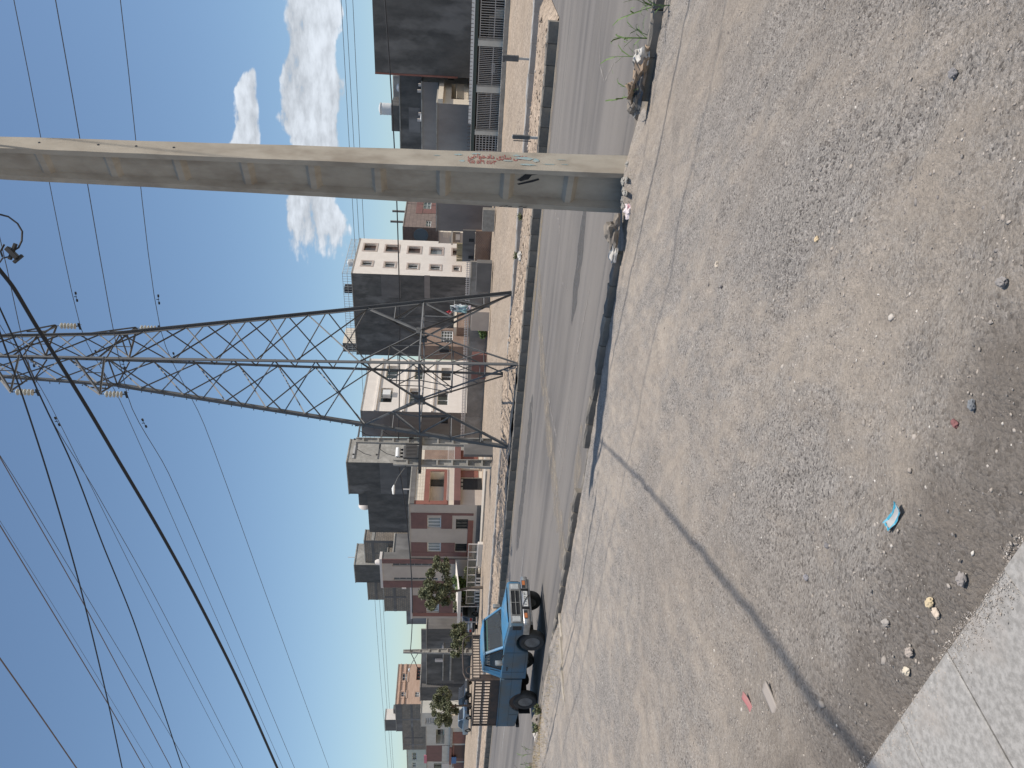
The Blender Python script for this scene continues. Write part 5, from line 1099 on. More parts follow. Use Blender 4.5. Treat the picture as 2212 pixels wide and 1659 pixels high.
# five-storey white block
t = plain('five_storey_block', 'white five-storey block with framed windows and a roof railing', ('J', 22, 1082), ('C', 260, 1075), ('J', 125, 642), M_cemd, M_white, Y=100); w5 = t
M_sur = mat('taupe_surround', (.48, .40, .35), .7)
for (x0, x1, y0, y1, g) in ((178, 330, 712, 800, 0), (452, 610, 730, 815, 0), (738, 888, 750, 832, 0), (1018, 1165, 762, 848, 1), (1298, 1385, 775, 858, 0)):
    t.win('S', t.rect('S', 'J', x0, x1, y0, y1), 0, mat('brown_window_frame', (.12, .07, .055), .6), M_curt if g else mat('brown_glass', (.07, .045, .04), .2), depth=.35, surround=M_sur, sw=.22)
for (x0, x1, y0, y1) in ((150, 278, 930, 990), (438, 568, 945, 1010), (730, 858, 965, 1030), (1015, 1142, 980, 1045), (1305, 1385, 995, 1056)): t.win('S', t.rect('S', 'J', x0, x1, y0, y1), 1, M_frame, M_glassd, depth=.25, surround=M_sur, sw=.2)
t.kw['depth'] = .35; fin(t)
t.bx('F', 'patched_render', t.rect('F', 'J', 395, 640, 1110, 1390), .002, .03, M_cem); t.bx('F', 'concrete_band', t.rect('F', 'J', 940, 1010, 1110, 1400), .002, .025, M_cembr)
railing(t, 'S', (0, t.D, t.top + .05, t.top + 1.25), -.1, M_frameg, 24, 'roof_railing', .05, 3); railing(t, 'F', (0, t.W, t.top + .05, t.top + 1.25), -.1, M_frameg, 34, 'roof_railing', .05, 3)
mb = MB().lathe([(.5, 0), (.5, 1.0), (.2, 1.15)], 14, 'z', (t.D * .45, .9, t.top)); mb.build('water_tank', M_frame, t.root, smooth=True); t.bx('F', 'air_cooler', (t.W * .22, t.W * .28, t.top + .3, t.top + 1.3), -2, -1, M_dark)
t = fin(plain('roof_room', 'cream stair room on the roof left of the five-storey block', ('C', 145, 978), ('C', 150, 1050), ('C', 160, 855), M_cemd, M_cream, b=w5.b + 1.5, base=w5.top - .3, coping=None))
# low brick house in front of it
t = plain('brick_house', 'low brown brick house with ornate window grilles beside the pylon leg', ('C', 800, 1000), ('C', 800, 1112), ('C', 840, 850), M_brick, M_brick, Y=76)
t.win('S', t.rect('S', 'C', 962, 1060, 875, 975), 3, M_frame, M_glassd, nh=3); fin(t); t.bx('F', 'canopy', t.rect('F', 'C', 950, 1030, 1002, 1030), .01, .6, M_dark); tbk = t
t = fin(plain('brick_wing', 'low brick wing with a cream coping right of the brick house', ('C', 1092, 850), 2.0, ('C', 1092, 712), M_brick, M_brick, b=tbk.b + 2.0, coping=M_cream, ch=.3))

# brown tiled villa behind the dark wall
M_tile = block_mat('brown_wall_tile', (.30, .235, .205), (.27, .21, .185), (.2, .16, .14), .55, .55)
t = plain('tiled_villa', 'brown tiled villa with a round window and roof terrace', ('J', 672, 494), ('J', 690, 700), 12, M_tile, M_tile, Y=112)
t.win('S', t.rect('S', 'J', 958, 1025, 418, 496 - 4), 1, M_frame, M_glassd, nh=1); t.win('S', t.rect('S', 'J', 928, 1025, 180, 268), 1, nh=1); fin(t)
t.bx('S', 'red_panel', t.rect('S', 'J', 1030, 1098, 170, 330), .002, .05, M_brown); t.bx('S', 'red_panel', t.rect('S', 'J', 840, 922, 170, 330), .002, .05, M_brown); t.bx('S', 'red_panel', t.rect('S', 'J', 925, 1028, 275, 330), .002, .05, M_brown)
c_ = t.rect('F', 'J', 855, 940, 560, 645); mb = MB().lathe([(.001, -.02), (.9, -.02), (.9, -.08), (1.08, -.08), (1.08, 0), (.001, 0)], 20, 'x', (0, (c_[0] + c_[1]) / 2, (c_[2] + c_[3]) / 2)); mb.build('round_window', mat('blue_grey_glass', (.16, .21, .25), .3), t.root)
for f in (.15, .45): t.bx('S', 'roof_post', (t.D * f, t.D * f + .25, t.top, t.top + 2.0), -.3, -.05, M_cem)
t = plain('gabled_villa', 'cream villa with steps and a balustrade below the brown tiled one', ('J', 1130, 560), ('J', 1200, 705), 8, M_beige, M_cream, Y=98, base=-.1)
r = t.rect('F', 'J', 1300, 1395, 560, 690); t.bx('F', 'recess', (r[0], r[1], r[2], r[3]), .01, .03, M_cembr); fin(t)
t.bx('F', 'cornice', t.rect('F', 'J', 1280, 1302, 530, 705), .01, .5, M_cream); railing(t, 'F', t.rect('F', 'J', 1180, 1240, 500, 620), .3, M_cream, 8); t.bx('F', 'porch_panel', t.rect('F', 'J', 1335, 1390, 590, 660), .03, .08, M_white)
# dark wall building
t = plain('dark_wall_building', 'dark brown-grey windowless building behind the near pole', ('K', 836, 1142), ('J', 1110, 545), 10, M_cembr, M_cembr, b=58); fin(t); twl = t
t = plain('tall_dark_building', 'tall dark cement building with a roof tank right of the near pole', ('K', 410, 803), ('K', 420, 1850), 9, M_cemd, M_cemd, b=66); fin(t); tt = t
t.bx('F', 'patched_render', t.rect('F', 'K', 512, 640, 1190, 1465), .002, .02, M_cem); t.bx('F', 'pipe', t.rect('F', 'K', 668, 682, 935, 1305), .02, .18, M_rail)
for y0, y1, xx in ((912, 938, 622), (980, 1005, 610), (1232, 1258, 622), (1300, 1325, 610)): t.bx('F', 'pipe_stub', t.rect('F', 'K', xx, 700, y0, y1), .2, .5, M_rail)
t = fin(plain('roof_room', 'dark roof room under a white water tank', ('K', 316, 1166), ('K', 320, 1450), 6, M_cemd, M_cemd, b=tt.b + .4, base=tt.top - .2, coping=None))
mb = MB().lathe([(.48, 0), (.51, .12), (.48, .24), (.51, .4), (.48, .55), (.51, .7), (.48, .9), (.52, .95), (.52, 1.05), (.2, 1.15)], 16, 'z', (1.2, .7, t.top)); mb.build('water_tank', M_frame, t.root, smooth=True)
mb = MB(); mb.box(1.0, 2.4, -2.2, -.4, t.top - 1.6, t.top - .1); mb.build('air_cooler', M_con, t.root, bevel=.05); mb = MB().lathe([(.05, 0), (.4, .08), (.55, .25)], 14, 'x', (.9, -1.2, t.top - .8)); mb.build('satellite_dish', M_frame, t.root)
t = plain('cream_brick_house', 'sunlit cream house with a cornice and small balcony behind the fence', ('K', 830, 1142), 6, ('K', 700, 905), M_cembr, M_cream, b=52.6)
r = t.rect('S', 'K', 985, 1125, 930, 1098); t.holes['S'].append(r); t.kw['depth'] = 1.0; fin(t)
mb = MB(); mb.poly(*[(u, 1.0, z) for u, z in ((r[0], r[2]), (r[1], r[2]), (r[1], r[3]), (r[0], r[3]))]); mb.build('balcony_back_wall', M_beige, t.root); mb = MB(); mb.box(r[0] + .25, r[0] + .9, .9, .99, r[2], r[3] - .35); mb.build('balcony_door', M_frameg, t.root)
railing(t, 'S', (r[0], r[1], r[2] - .25, r[2] + .55), .05, M_cream, 16); t.bx('S', 'cornice', (0, t.D, t.top - .35, t.top - .02), .002, .3, M_cream); tc_ = t
t = plain('cream_tower_wing', 'taller cream wing against the huge dark building', ('K', 662, 905), 5, ('K', 670, 828), M_cembr, M_cream, b=tc_.b + tc_.D); t.win('S', t.rect('S', 'K', 948, 1020, 862, 885), 0, M_dark, M_glassd); fin(t)
# the huge dark building
t = plain('huge_dark_building', 'huge windowless dark grey building filling the right edge', ('K', 90, -420), ('K', 118, 806), 12, M_cemd, M_cemd, b=56, coping=None); fin(t)
t.bx('F', 'corner_trim', (t.W - .06, t.W + .06, 3, t.top), .002, .05, M_red)

# ------------------------------------------------------------------ boundary walls and fences
class Frm(Bld):
    def __init__(s, b, a, z=0): s.b, s.a = b, a; s.root = None; s.holes = {'F': [], 'S': []}
def fence_bars(name, label, f, r, n, m_, bar=.035, rails=(0, 1), cat='fence', group=None):
    """upright bars between rails in the plane of frame f; r = u0,u1,z0,z1"""
    t = thing(name, label, cat, rw(f.b, f.a + r[0]), TH, group); L_ = r[1] - r[0]
    for k in rails: z = r[2] + (r[3] - r[2]) * k; mb = MB(); mb.bar((0, 0, z), (0, L_, z), .05); mb.build('rail', m_, t)
    me = MB(); me.bar((0, 0, r[2] + .02), (0, 0, r[3] - .02), bar); me = me.mesh('bar', m_)
    for i in range(n): ob('bar', me, t, (0, L_ * (i + .5) / n, 0))
    return t
fb = Frm(49.6, 0)
zb0 = fb.F('K', 1582, 900)[1]; zt_ = fb.F('K', 1280, 900)[1]
bays = [(-160, 425, 21, 'bay of upright grey steel bars at the right edge of the picture'), (518, 938, 20, 'bay of upright grey steel bars in the middle of the shop front'), (1030, 1430, 20, 'bay of upright grey steel bars with sheets tied behind, left of the middle one')]
for y0, y1, n, lab in bays: r = fb.rect('F', 'K', 1285, 1585, y0, y1); fence_bars('steel_fence', lab, fb, (r[0], r[1], zb0, zt_), n, M_raild, group='steel bar fences of the shop front', rails=(0, .5, 1))
for (y0, y1, lab) in ((425, 518, 'grey rendered pillar right of the middle barred bay'), (938, 1030, 'grey rendered pillar left of the middle barred bay'), (1430, 1500, 'narrow grey rendered pillar nearest the near pole')):
    r = fb.rect('F', 'K', 1285, 1585, y0, y1); t = thing('pillar', lab, 'pillar', rw(49.6, r[0]), TH, 'pillars of the shop front'); mb = MB(); mb.box(-.12, .35, .03, r[1] - r[0] - .03, -.1, zt_ + .1); mb.build('shaft', M_bw, t, bevel=.015); mb = MB(); mb.box(-.15, .38, .0, .1, zb0, zt_ + .08); mb.build('sunlit_edge_trim', M_con, t)
r = fb.rect('F', 'K', 1285, 1585, 1500, 1660); t = fence_bars('lattice_fence', 'square steel lattice panel next to the near pole', fb, (r[0], r[1] + 2.5, zb0, zt_), 22, M_raild, rails=(0, .12, .25, .37, .5, .62, .75, .87, 1))
ra, rb = fb.rect('F', 'K', 1285, 1585, -160, 425)[0], fb.rect('F', 'K', 1285, 1585, 1500, 1660)[1] + 2.5
mb = MB(); mb.box(-.05, 1.6, 0, rb - ra, zt_ + .12, zt_ + .34); t = thing('shop_canopy', 'narrow white-edged canopy with bird spikes above the barred shop front', 'canopy', rw(49.6, ra), TH); mb.build('slab', M_cem, t)
mb = MB(); mb.box(-.10, -.052, 0, (rb - ra) * .66, zt_ + .34, zt_ + .54); mb.build('white_edge', M_frame, t); mb = MB(); mb.box(-.09, -.052, 0, rb - ra, zt_ + .13, zt_ + .32); mb.build('green_edge', mat('dark_green_paint', (.055, .075, .068), .6), t)
sp = MB(); sp.bar((0, 0, 0), (-.08, 0, .22), .02); sp = sp.mesh('spike', M_rust)
for i in range(int((rb - ra) / .22)): ob('spike', sp, t, (-.08, .1 + i * .22, zt_ + .36), (0, 0, random.uniform(-.5, .5)))
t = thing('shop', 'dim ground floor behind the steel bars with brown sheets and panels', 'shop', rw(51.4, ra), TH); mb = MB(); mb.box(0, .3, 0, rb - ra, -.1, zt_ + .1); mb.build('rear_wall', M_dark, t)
for i in range(7): mb = MB(); y = 2 + i * 4.2; mb.box(-.5 - .1 * (i % 3), -.05, y, y + random.uniform(1, 2.6), .1, random.uniform(.8, 2.0)); mb.build('stacked_panel', [M_cem, M_beige, M_brown, M_con][i % 4], t)
for (y0, y1, x0, x1, m_) in ((1130, 1300, 1320, 1500, M_cem), (140, 230, 1470, 1570, M_bw), (740, 860, 1430, 1470, M_frame)): rr_ = fb.rect('F', 'K', x0, x1, y0, y1); mb = MB(); mb.box(-.9, -.8, rr_[0] - ra, rr_[1] - ra, rr_[2], rr_[3]); mb.build('hung_sheet', m_, t)
mb = MB(); mb.box(-.25, .6, 0, rb - ra, -.1, .28); t = thing('kerb_wall', 'low pale concrete plinth below the barred shop front', 'wall', rw(49.5, ra), TH); mb.build('plinth', M_con, t, bevel=.02)

def long_wall(name, label, b, a0, a1, z1, m_, cop=None, thick=.22):
    t = thing(name, label, 'wall', rw(b, a0), TH); n = max(1, int((a1 - a0) / 3.0)); L_ = (a1 - a0) / n
    for i in range(n): mb = MB(); mb.box(0, thick, i * L_ + .01, (i + 1) * L_ - .01, -.2, z1 + random.uniform(-.03, .03)); mb.build('wall_panel', m_, t)
    if cop: mb = MB(); mb.box(-.03, thick + .03, 0, a1 - a0, z1 + .04, z1 + .10); mb.build('coping', cop, t)
    return t
M_wallg = mat('patched_cement_wall', (.29, .265, .235), .92, (.215, .2, .18), 1.3, mix=(.35, .6), col3=(.34, .32, .29), scale3=.6, bump=.4, bscale=6)
f1 = Frm(53.5, 0); a0 = f1.F('C', 1300, 308)[0]; a1 = f1.F('B', 1150, 455)[0]; zt1 = f1.F('C', 1208, 600)[1]
long_wall('boundary_wall', 'long patched grey cement wall running behind the pylon', 53.5, a0, a1, zt1, M_wallg, M_con)
zr1 = f1.F('C', 1160, 600)[1]
fence_bars('wall_railing', 'pale spiked railing on top of the long cement wall', f1, (a0, a1, zt1 + .1, zr1), 110, M_rail, .04, rails=(.15, .7))
f2 = Frm(55.2, 0); a2 = f2.F('J', 1600, 548)[0]; a3 = f2.F('J', 1600, 940)[0]
t = long_wall('brick_wall', 'orange brick wall patched with grey plaster, right end of the boundary', 55.2, a2, a3, f2.F('J', 1580, 750)[1], M_brick)
mb = MB(); mb.box(-.02, .2, 0, a3 - a2, f2.F('J', 1578, 750)[1], f2.F('J', 1422, 750)[1]); mb.build('plastered_top', M_cem, t)
for y_ in (.25, .8): mb = MB(); mb.box(-.025, -.018, (a3 - a2) * y_, (a3 - a2) * y_ + .28, f2.F('J', 1565, 750)[1], f2.F('J', 1500, 750)[1]); mb.build('hole', M_dark, t)
M_reed = mat('straw_screen', (.52, .42, .25), .9, (.38, .29, .17), 6, stretch=(6, 6, .5))
f3 = Frm(57, 0); s0, s1 = sorted((f3.F('J', 1440, 712)[0], f3.F('J', 1440, 935)[0]))
t = thing('straw_stack', 'row of straw-coloured reed matting standing above the brick wall', 'matting', rw(57, s0), TH)
me = MB().tube([(0, 0, 0), (0, 0, 1.15)], .085, 6).mesh('reed_roll', M_reed)
for i in range(14): ob('reed_roll', me, t, (random.uniform(-.05, .05), i * (s1 - s0) / 14, f2.F('J', 1480, 850)[1] - .3), (random.uniform(-.05, .05), random.uniform(-.05, .05), 0))

# pavement and garden fence in front of the left houses
pv = MB(); pv.box(42.6, 45.6, 40.5, 58, -.1, .13); pvo = tag(pv.build('pavement', mat('pale_concrete', (.46, .42, .36), .9, (.38, .34, .29), 2)), kind='structure'); pvo.rotation_euler = (0, 0, TH)
ff = Frm(42.4, 0); r = ff.rect('F', 'F', 1735, 1850, 255, 1042)
t = thing('garden_fence', 'pale steel panel fence before the left houses', 'fence', rw(42.4, r[0]), TH); L_ = r[1] - r[0]; zf0, zf1 = ff.F('F', 1850, 400)[1], ff.F('F', 1735, 400)[1]
for z in (zf0, zf1): mb = MB(); mb.bar((0, 0, z), (0, L_, z), .06); mb.build('rail', M_rail, t)
for i in range(9): mb = MB(); mb.bar((0, L_ * i / 8, 0), (0, L_ * i / 8, zf1), .06); mb.build('post', M_rail, t)
mb = MB(); mb.poly((.02, 0, zf0), (.02, L_, zf0), (.02, L_, zf1), (.02, 0, zf1)); mb.build('mesh_infill', mat('fine_mesh', (.40, .37, .30), .9, alpha=.35), t)
r2 = ff.rect('F', 'F', 1858, 1905, 232, 530); t = thing('low_white_wall', 'low white block below the garden fence', 'wall', rw(42.3, r2[0]), TH); mb = MB(); mb.box(-.1, .2, 0, r2[1] - r2[0], -.1, zf0 - .03); mb.build('block', M_white, t, bevel=.02)
t = thing('striped_kerb', 'low kerb painted in black and white blocks under the garden fence', 'kerb', rw(42.3, r2[1] + 1.2), TH); r3 = ff.rect('F', 'F', 1845, 1885, 670, 1040); n = 17
for i in range(n): mb = MB(); d = (r3[1] - r3[0]) / n; mb.box(-.1, .15, i * d + .004, (i + 1) * d - .004, -.1, zf0 - .05); mb.build('painted_block', M_white if i % 2 else M_dark, t)
fk = Frm(41.6, 0); r = fk.rect('F', 'F', 1580, 1640, 860, 1300); zc1 = fk.F('F', 1612, 1080)[1]
t = thing('canopy', 'white sheet canopy on thin posts over the grey car', 'canopy', rw(41.6, r[0]), TH); mb = MB(); mb.poly((0, 0, zc1), (0, r[1] - r[0], zc1), (3.2, r[1] - r[0], zc1 + .35), (3.2, 0, zc1 + .35)); mb.box(-.02, .02, 0, r[1] - r[0], zc1 - .16, zc1 + .12); mb.build('sheet', M_white, t)
for u in (.1, (r[1] - r[0]) / 2, r[1] - r[0] - .1): mb = MB(); mb.bar((.03, u, 0), (.03, u, zc1 - .1), .06); mb.build('post', M_rail, t)

# ------------------------------------------------------------------ far poles
def con_pole(t, x, y, H_, w0=.46, t0=.34, taper=.45, name='shaft'):
    mb = MB()
    for z in (-.3, H_):
        k = 1 - taper * max(z, 0) / H_; w, d, f = w0 * k / 2, t0 * k / 2, .05
        for px_, py_ in [(w, -d), (w, d), (w - f, d), (w - f, .03), (-w + f, .03), (-w + f, d), (-w, d), (-w, -d), (-w + f, -d), (-w + f, -.03), (w - f, -.03), (w - f, -d)]: mb.v.append((x + px_, y + py_, z))
    for j in range(12): a, b = j, (j + 1) % 12; mb.f.append((a, b, b + 12, a + 12))
    mb.f.append(tuple(range(12, 24))); mb.build(name, M_con, t)
    for i in range(int(H_ / 1.0)):
        z = .7 + i * 1.0; k = 1 - taper * z / H_; m2 = MB(); m2.box(x - w0 * k / 2 + .045, x + w0 * k / 2 - .045, y - t0 * k / 2 + .02, y + t0 * k / 2 - .02, z - .06, z + .06); m2.build('rib', M_con, t)
def lamp(t, p, d, L_=1.7):
    p = Vector(p); d = Vector(d).normalized(); e = p + d * L_ + Vector((0, 0, .75)); lm = ob('street_lamp', None, t); lm.empty_display_size = .1
    MB().tube([p, p.lerp(e, .6) + Vector((0, 0, .1)), e], .035, 6).build('bracket', M_steel, lm)
    MB().tube([e - d * .1, e + d * .15 + Vector((0, 0, .03)), e + d * .55 + Vector((0, 0, .0))], [.05, .11, .06], 8).build('lamp_head', M_frame, lm, smooth=True)
pA = on_z(*q('G', 1957, 385), 0); pB = on_z(*q('G', 1957, 655), 0); pA.z = pB.z = 0
ax = (pB - pA); SP = ax.length; tz = math.atan2(ax.y, ax.x)
t = thing('transformer_station', 'pair of concrete poles carrying a grey transformer and crossarms', 'transformer', pA, tz)
HA = on_plane(*q('G', 235, 375), pA, Vector((0, 1, 0))).z; HB = on_plane(*q('G', 705, 610), pB, Vector((0, 1, 0))).z
con_pole(t, 0, 0, HA, .55, .45, .4); con_pole(t, SP, 0, HB, .55, .45, .35)
zp = on_plane(*q('G', 1045, 500), pA, Vector((0, 1, 0))).z
mb = MB(); mb.box(-.35, SP + .6, -.42, -.30, zp - .12, zp + .06); mb.box(-.35, SP + .6, .30, .42, zp - .12, zp + .06); mb.box(-.2, SP + .2, -.32, .32, zp, zp + .05); mb.build('platform', M_dark, t)
tr = ob('transformer', None, t); tr.empty_display_size = .1; mb = MB(); mb.box(SP * .28, SP * .84, -.33, .33, zp + .06, zp + 1.1); mb.build('tank', M_cem, tr, bevel=.03)
fn = MB(); fn.box(-.015, .015, -.42, .42, zp + .2, zp + .95); fn = fn.mesh('cooling_fin', M_cem)
for i in range(9): ob('cooling_fin', fn, tr, (SP * (.30 + .065 * i), 0, 0))
for i in range(3): MB().lathe([(.05, 0), (.09, .08), (.05, .14), (.09, .22), (.05, .28), (.08, .36), (.03, .5)], 10, 'z', (SP * (.4 + .16 * i), 0, zp + 1.1)).build('bushing', M_dark, tr)
MB().tube([(SP * .35, .1, zp + 1.45), (SP * .75, .1, zp + 1.45)], .16, 10).build('oil_conservator', M_frame, tr, smooth=True)
for zz in (HA - .15, HA - 1.7):
    c = ob('crossarm', None, t); c.empty_display_size = .1; MB().bar((-1.3, -.28, zz), (1.2, -.28, zz + .18), .11).build('beam', M_steel, c)
    for k in (-1.2, -.2, .9): MB().lathe([(.03, 0), (.07, .06), (.03, .12), (.07, .2), (.03, .26)], 8, 'z', (k, -.28, zz + .1)).build('insulator', M_dark, c)
    for k in (-.9, .5): MB().tube([(k, -.3, zz + .1), (k + .3, -.35, zz - .4), (k + .45, -.3, zz - .9)], .02, 5).build('jumper', M_cable, c)
mb = MB(); mb.box(-.3, -.05, -.35, -.2, zp - .25, zp + .05); mb.box(-.28, -.1, .22, .4, zp + .45, zp + .75); mb.build('clamp_box', M_dark, t)
MB().tube([(SP - .22, -.25, HB - .4), (SP - .35, -.25, zp + .4), (SP - .25, -.25, zp - .3), (SP - .2, -.25, 1.2), (SP - .2, -.25, .2)], .03, 6).build('riser_cable', M_cable, t)
lamp(t, (SP + .1, -.1, HB - .9), (1, .1, 0), 1.6)
MB().box(SP * .42, SP * .9, .9, 1.3, 0, 1.95).build('switch_cabinet', M_cem, t, bevel=.02); MB().box(SP * .47, SP * .85, .86, .90, .25, 1.55).build('open_cabinet_door', M_dark, t)
f_ = at_depth(*q('E', 836, 178), 84); base = Vector((f_.x, f_.y, 0))
t = thing('street_pole', 'slim concrete street pole with a white lamp behind the pickup', 'pole', base, TH); con_pole(t, 0, 0, f_.z, .62, .4, .45); lamp(t, (0, .1, f_.z - 1.7), (0, 1, .1), 3.2)
f_ = at_depth(*q('K', 738, 1412), 60); base = Vector((f_.x, f_.y, 0)); t = thing('street_pole', 'leaning slim pole with a small white lamp right of the near pole', 'pole', base, TH); con_pole(t, 0, 0, f_.z, .36, .26, .4); lamp(t, (0, -.05, f_.z - .2), (0, -1, 0), .6)
t.rotation_euler = (R(-1.5), 0, TH)
# low-voltage bundle between the poles
c0 = at_depth(*q('G', 770, 340), pA.y)
def span(name, label, p, r_, sag, rad, m_=None): tag(MB().tube([Vector(p).lerp(Vector(r_), i / 20) + Vector((0, 0, -sag * 4 * (i / 20) * (1 - i / 20))) for i in range(21)], rad, 6).build(name, m_ or M_cable, smooth=True), label, 'cable')
span('bundled_cable', 'dark bundled cable from the transformer poles away to the right', c0, at_depth(831, -4, 41), .35, .035)
span('bundled_cable', 'dark bundled cable from the transformer poles to the far street pole', at_depth(*q('G', 780, 700), pB.y), at_depth(*q('E', 925, 178), 84), .5, .045)
span('bundled_cable', 'dark bundled cable from the far street pole away to the left', at_depth(*q('E', 930, 190), 84), at_depth(*q('E', 1065, 1120), 118), 1.0, .045); span('bundled_cable', 'dark cable hanging low over the far left houses', at_depth(*q('E', 1065, 1120), 118), at_depth(*q('E', 1050, 1680), 150), .3, .045)

# short steel posts on the verge
for (px_, py_, top_x, lab, wide) in ((1146, 128, 1085, 'short steel post with a flat grey head on the verge', True), (1165, 298, 1106, 'plain short steel post on the verge close to the near pole', False)):
    p = on_z(px_, py_, .25); hgt = on_plane(top_x, py_ - 2, p, Vector((0, 1, 0))).z - .25; t = thing('steel_post', lab, 'post', p, TH); mb = MB(); mb.bar((0, 0, -.2), (0, 0, hgt * (.45 if wide else 1)), .07); mb.build('stem', M_frameg, t)
    mb = MB()
    if wide: mb.box(-.06, .06, -.10, .10, hgt * .42, hgt); mb.box(.0, .04, .11, .15, hgt * .9, hgt)
    else: mb.box(-.05, .05, -.06, .06, hgt * .35, hgt * .98); mb.bar((0, .12, hgt * .3), (0, .12, hgt * .95), .03)
    mb.build('head', M_steel, t, bevel=.01)

# ------------------------------------------------------------------ banner on the pylon
def cloth(name, label, px, Y, m_, n=9, amp=.10, cat='cloth', top=True, parent=None, seed=1):
    """crumpled hanging cloth over a four-sided picture outline at depth Y"""
    a, b, c, d = [at_depth(x, y, Y) for x, y in px]; mb = MB()
    for i in range(n + 1):
        for j in range(n + 1):
            u, v = i / n, j / n; p = a.lerp(b, u).lerp(d.lerp(c, u), v); k = noise.noise(Vector((u * 3 + seed, v * 2, seed))); k2 = noise.noise(Vector((u * 7, v * 5 + seed, 2.0)))
            mb.v.append(tuple(p + Vector((k2 * amp * .35, k * amp * 2.2 + k2 * amp, k2 * amp * .3))))
    for i in range(n):
        for j in range(n): e = i * (n + 1) + j; mb.f.append((e, e + 1, e + n + 2, e + n + 1))
    o = mb.build(name, m_, parent, smooth=True); sm = o.modifiers.new('thick', 'SOLIDIFY'); sm.thickness = .006
    return tag(o, label, cat) if label else o
M_ban = mat('teal_white_banner', (.62, .70, .69), .7, (.30, .46, .46), 1.6, mix=(.45, .55), col3=(.80, .76, .76), scale3=1.2, mix3=(.5, .58))
bn = thing('torn_banner', 'torn teal and white banner caught in the right leg of the pylon', 'banner', at_depth(992, 665, 28.4))
def bpart(nm, px, m_, seed, amp=.06): o = cloth(nm, None, px, 28.3, m_, 8, amp, seed=seed); o.parent = bn; o.location = -bn.location
S_ = lambda x, y: ((1750 + x / 11.06) * .54, (1150 + y / 11.06) * .54)
bpart('sheet', [S_(560, 800), S_(600, 1050), S_(1300, 1150), S_(1350, 780)], M_ban, 3); bpart('sheet', [S_(740, 760), S_(800, 900), S_(1250, 900), S_(1030, 730)], mat('white_plastic', (.82, .82, .82), .6), 5); bpart('sheet', [S_(1250, 800), S_(1280, 1050), S_(1500, 950), S_(1480, 790)], mat('pale_pink_sheet', (.62, .53, .56), .7), 6)
bpart('sheet', [S_(540, 830), S_(580, 1010), S_(830, 1010), S_(760, 850)], mat('navy_sheet', (.05, .06, .085), .7), 7); bpart('red_flap', [S_(380, 1080), S_(540, 1190), S_(680, 1080), S_(530, 1010)], mat('red_sheet', (.55, .06, .07), .6), 8); bpart('label_patch', [S_(490, 1130), S_(560, 1190), S_(690, 1090), S_(620, 1065)], mat('cream_sheet', (.75, .70, .58), .6), 9, .02)

# ------------------------------------------------------------------ rubbish and litter
def lump(name, label, p, size, m_, cat, seed, rough=.45, group=None, flat=1.0, rz=0):
    bm = bmesh.new(); bmesh.ops.create_icosphere(bm, subdivisions=3, radius=1)
    for v in bm.verts:
        k = 1 + rough * noise.noise(v.co * 1.7 + Vector((seed, 0, 0))) + rough * .7 * noise.noise(v.co * 4.1 + Vector((0, seed, 0))) + rough * .35 * noise.noise(v.co * 9 + Vector((0, 0, seed)))
        v.co = Vector((v.co.x * size[0] * k, v.co.y * size[1] * k, max(v.co.z * size[2] * k, -size[2] * .35)))
    me = bpy.data.meshes.new(name); bm.to_mesh(me); bm.free(); me.materials.append(m_); return tag(ob(name, me, None, p, (0, 0, rz)), label, cat, group)
M_card = mat('brown_cardboard', (.33, .25, .18), .9, (.24, .18, .13), 5); M_bagw = mat('dirty_white_plastic', (.58, .56, .52), .5, (.42, .38, .33), 7); M_bagd = mat('dark_grey_plastic', (.06, .062, .065), .35, (.14, .14, .14), 5); M_sack = mat('grey_brown_sack', (.27, .235, .195), .9, (.17, .15, .13), 7)
def sheetbit(name, label, p, L_, w, m_, rz, tilt=(0, 0), cat='litter', curl=.15, seed=1, thick=.006, group=None):
    mb = MB(); n = 6
    for i in range(n + 1):
        for j in range(n + 1):
            u, v = i / n - .5, j / n - .5; mb.v.append((u * L_, v * w, curl * (u * u * L_ * 1.5 + noise.noise(Vector((u * 4 + seed, v * 4, seed))) * w * .6)))
    for i in range(n):
        for j in range(n): e = i * (n + 1) + j; mb.f.append((e, e + 1, e + n + 2, e + n + 1))
    o = mb.build(name, m_, None, smooth=True); sm = o.modifiers.new('thick', 'SOLIDIFY'); sm.thickness = thick; o.location = p; o.rotation_euler = (tilt[0], tilt[1], rz); return tag(o, label, cat, group)
D_ = lambda x, y: q('D', x, y)
kd = math.atan2(E1.y, E1.x)
def heap(x, y, dz=0): p = on_plane(x, y, rw(11.0, 0), N1); p.z = .2; return p + Vector((0, 0, dz))
lump('rubbish_sack', 'crumpled dirty white bag at the right end of the rubbish heap', heap(1372, 122), (.15, .12, .13), M_bagw, 'bag', 3, .5, rz=kd)
sheetbit('cardboard', 'cream card scrap standing in the rubbish heap', heap(1362, 128, .03), .26, .2, M_bagw, kd, (R(70), .1), curl=.4, seed=4)
lump('rubbish_sack', 'brown crushed cardboard lump in the middle of the rubbish heap', heap(1377, 150), (.25, .15, .12), M_card, 'cardboard', 5, .55, rz=kd)
sheetbit('cardboard', 'flat brown cardboard leaning over the rubbish heap', heap(1362, 172, .02), .55, .3, M_card, kd + .2, (R(40), -.15), curl=.25, seed=8)
lump('rubbish_sack', 'grey-black plastic sack in the rubbish heap', heap(1384, 190), (.26, .13, .10), M_bagd, 'bag', 9, .5, rz=kd + .1)
sheetbit('plastic_sheet', 'grey plastic sheet draped low on the rubbish heap', heap(1383, 178, .0), .6, .22, M_bagd, kd - .15, (R(50), .1), curl=.4, seed=11)
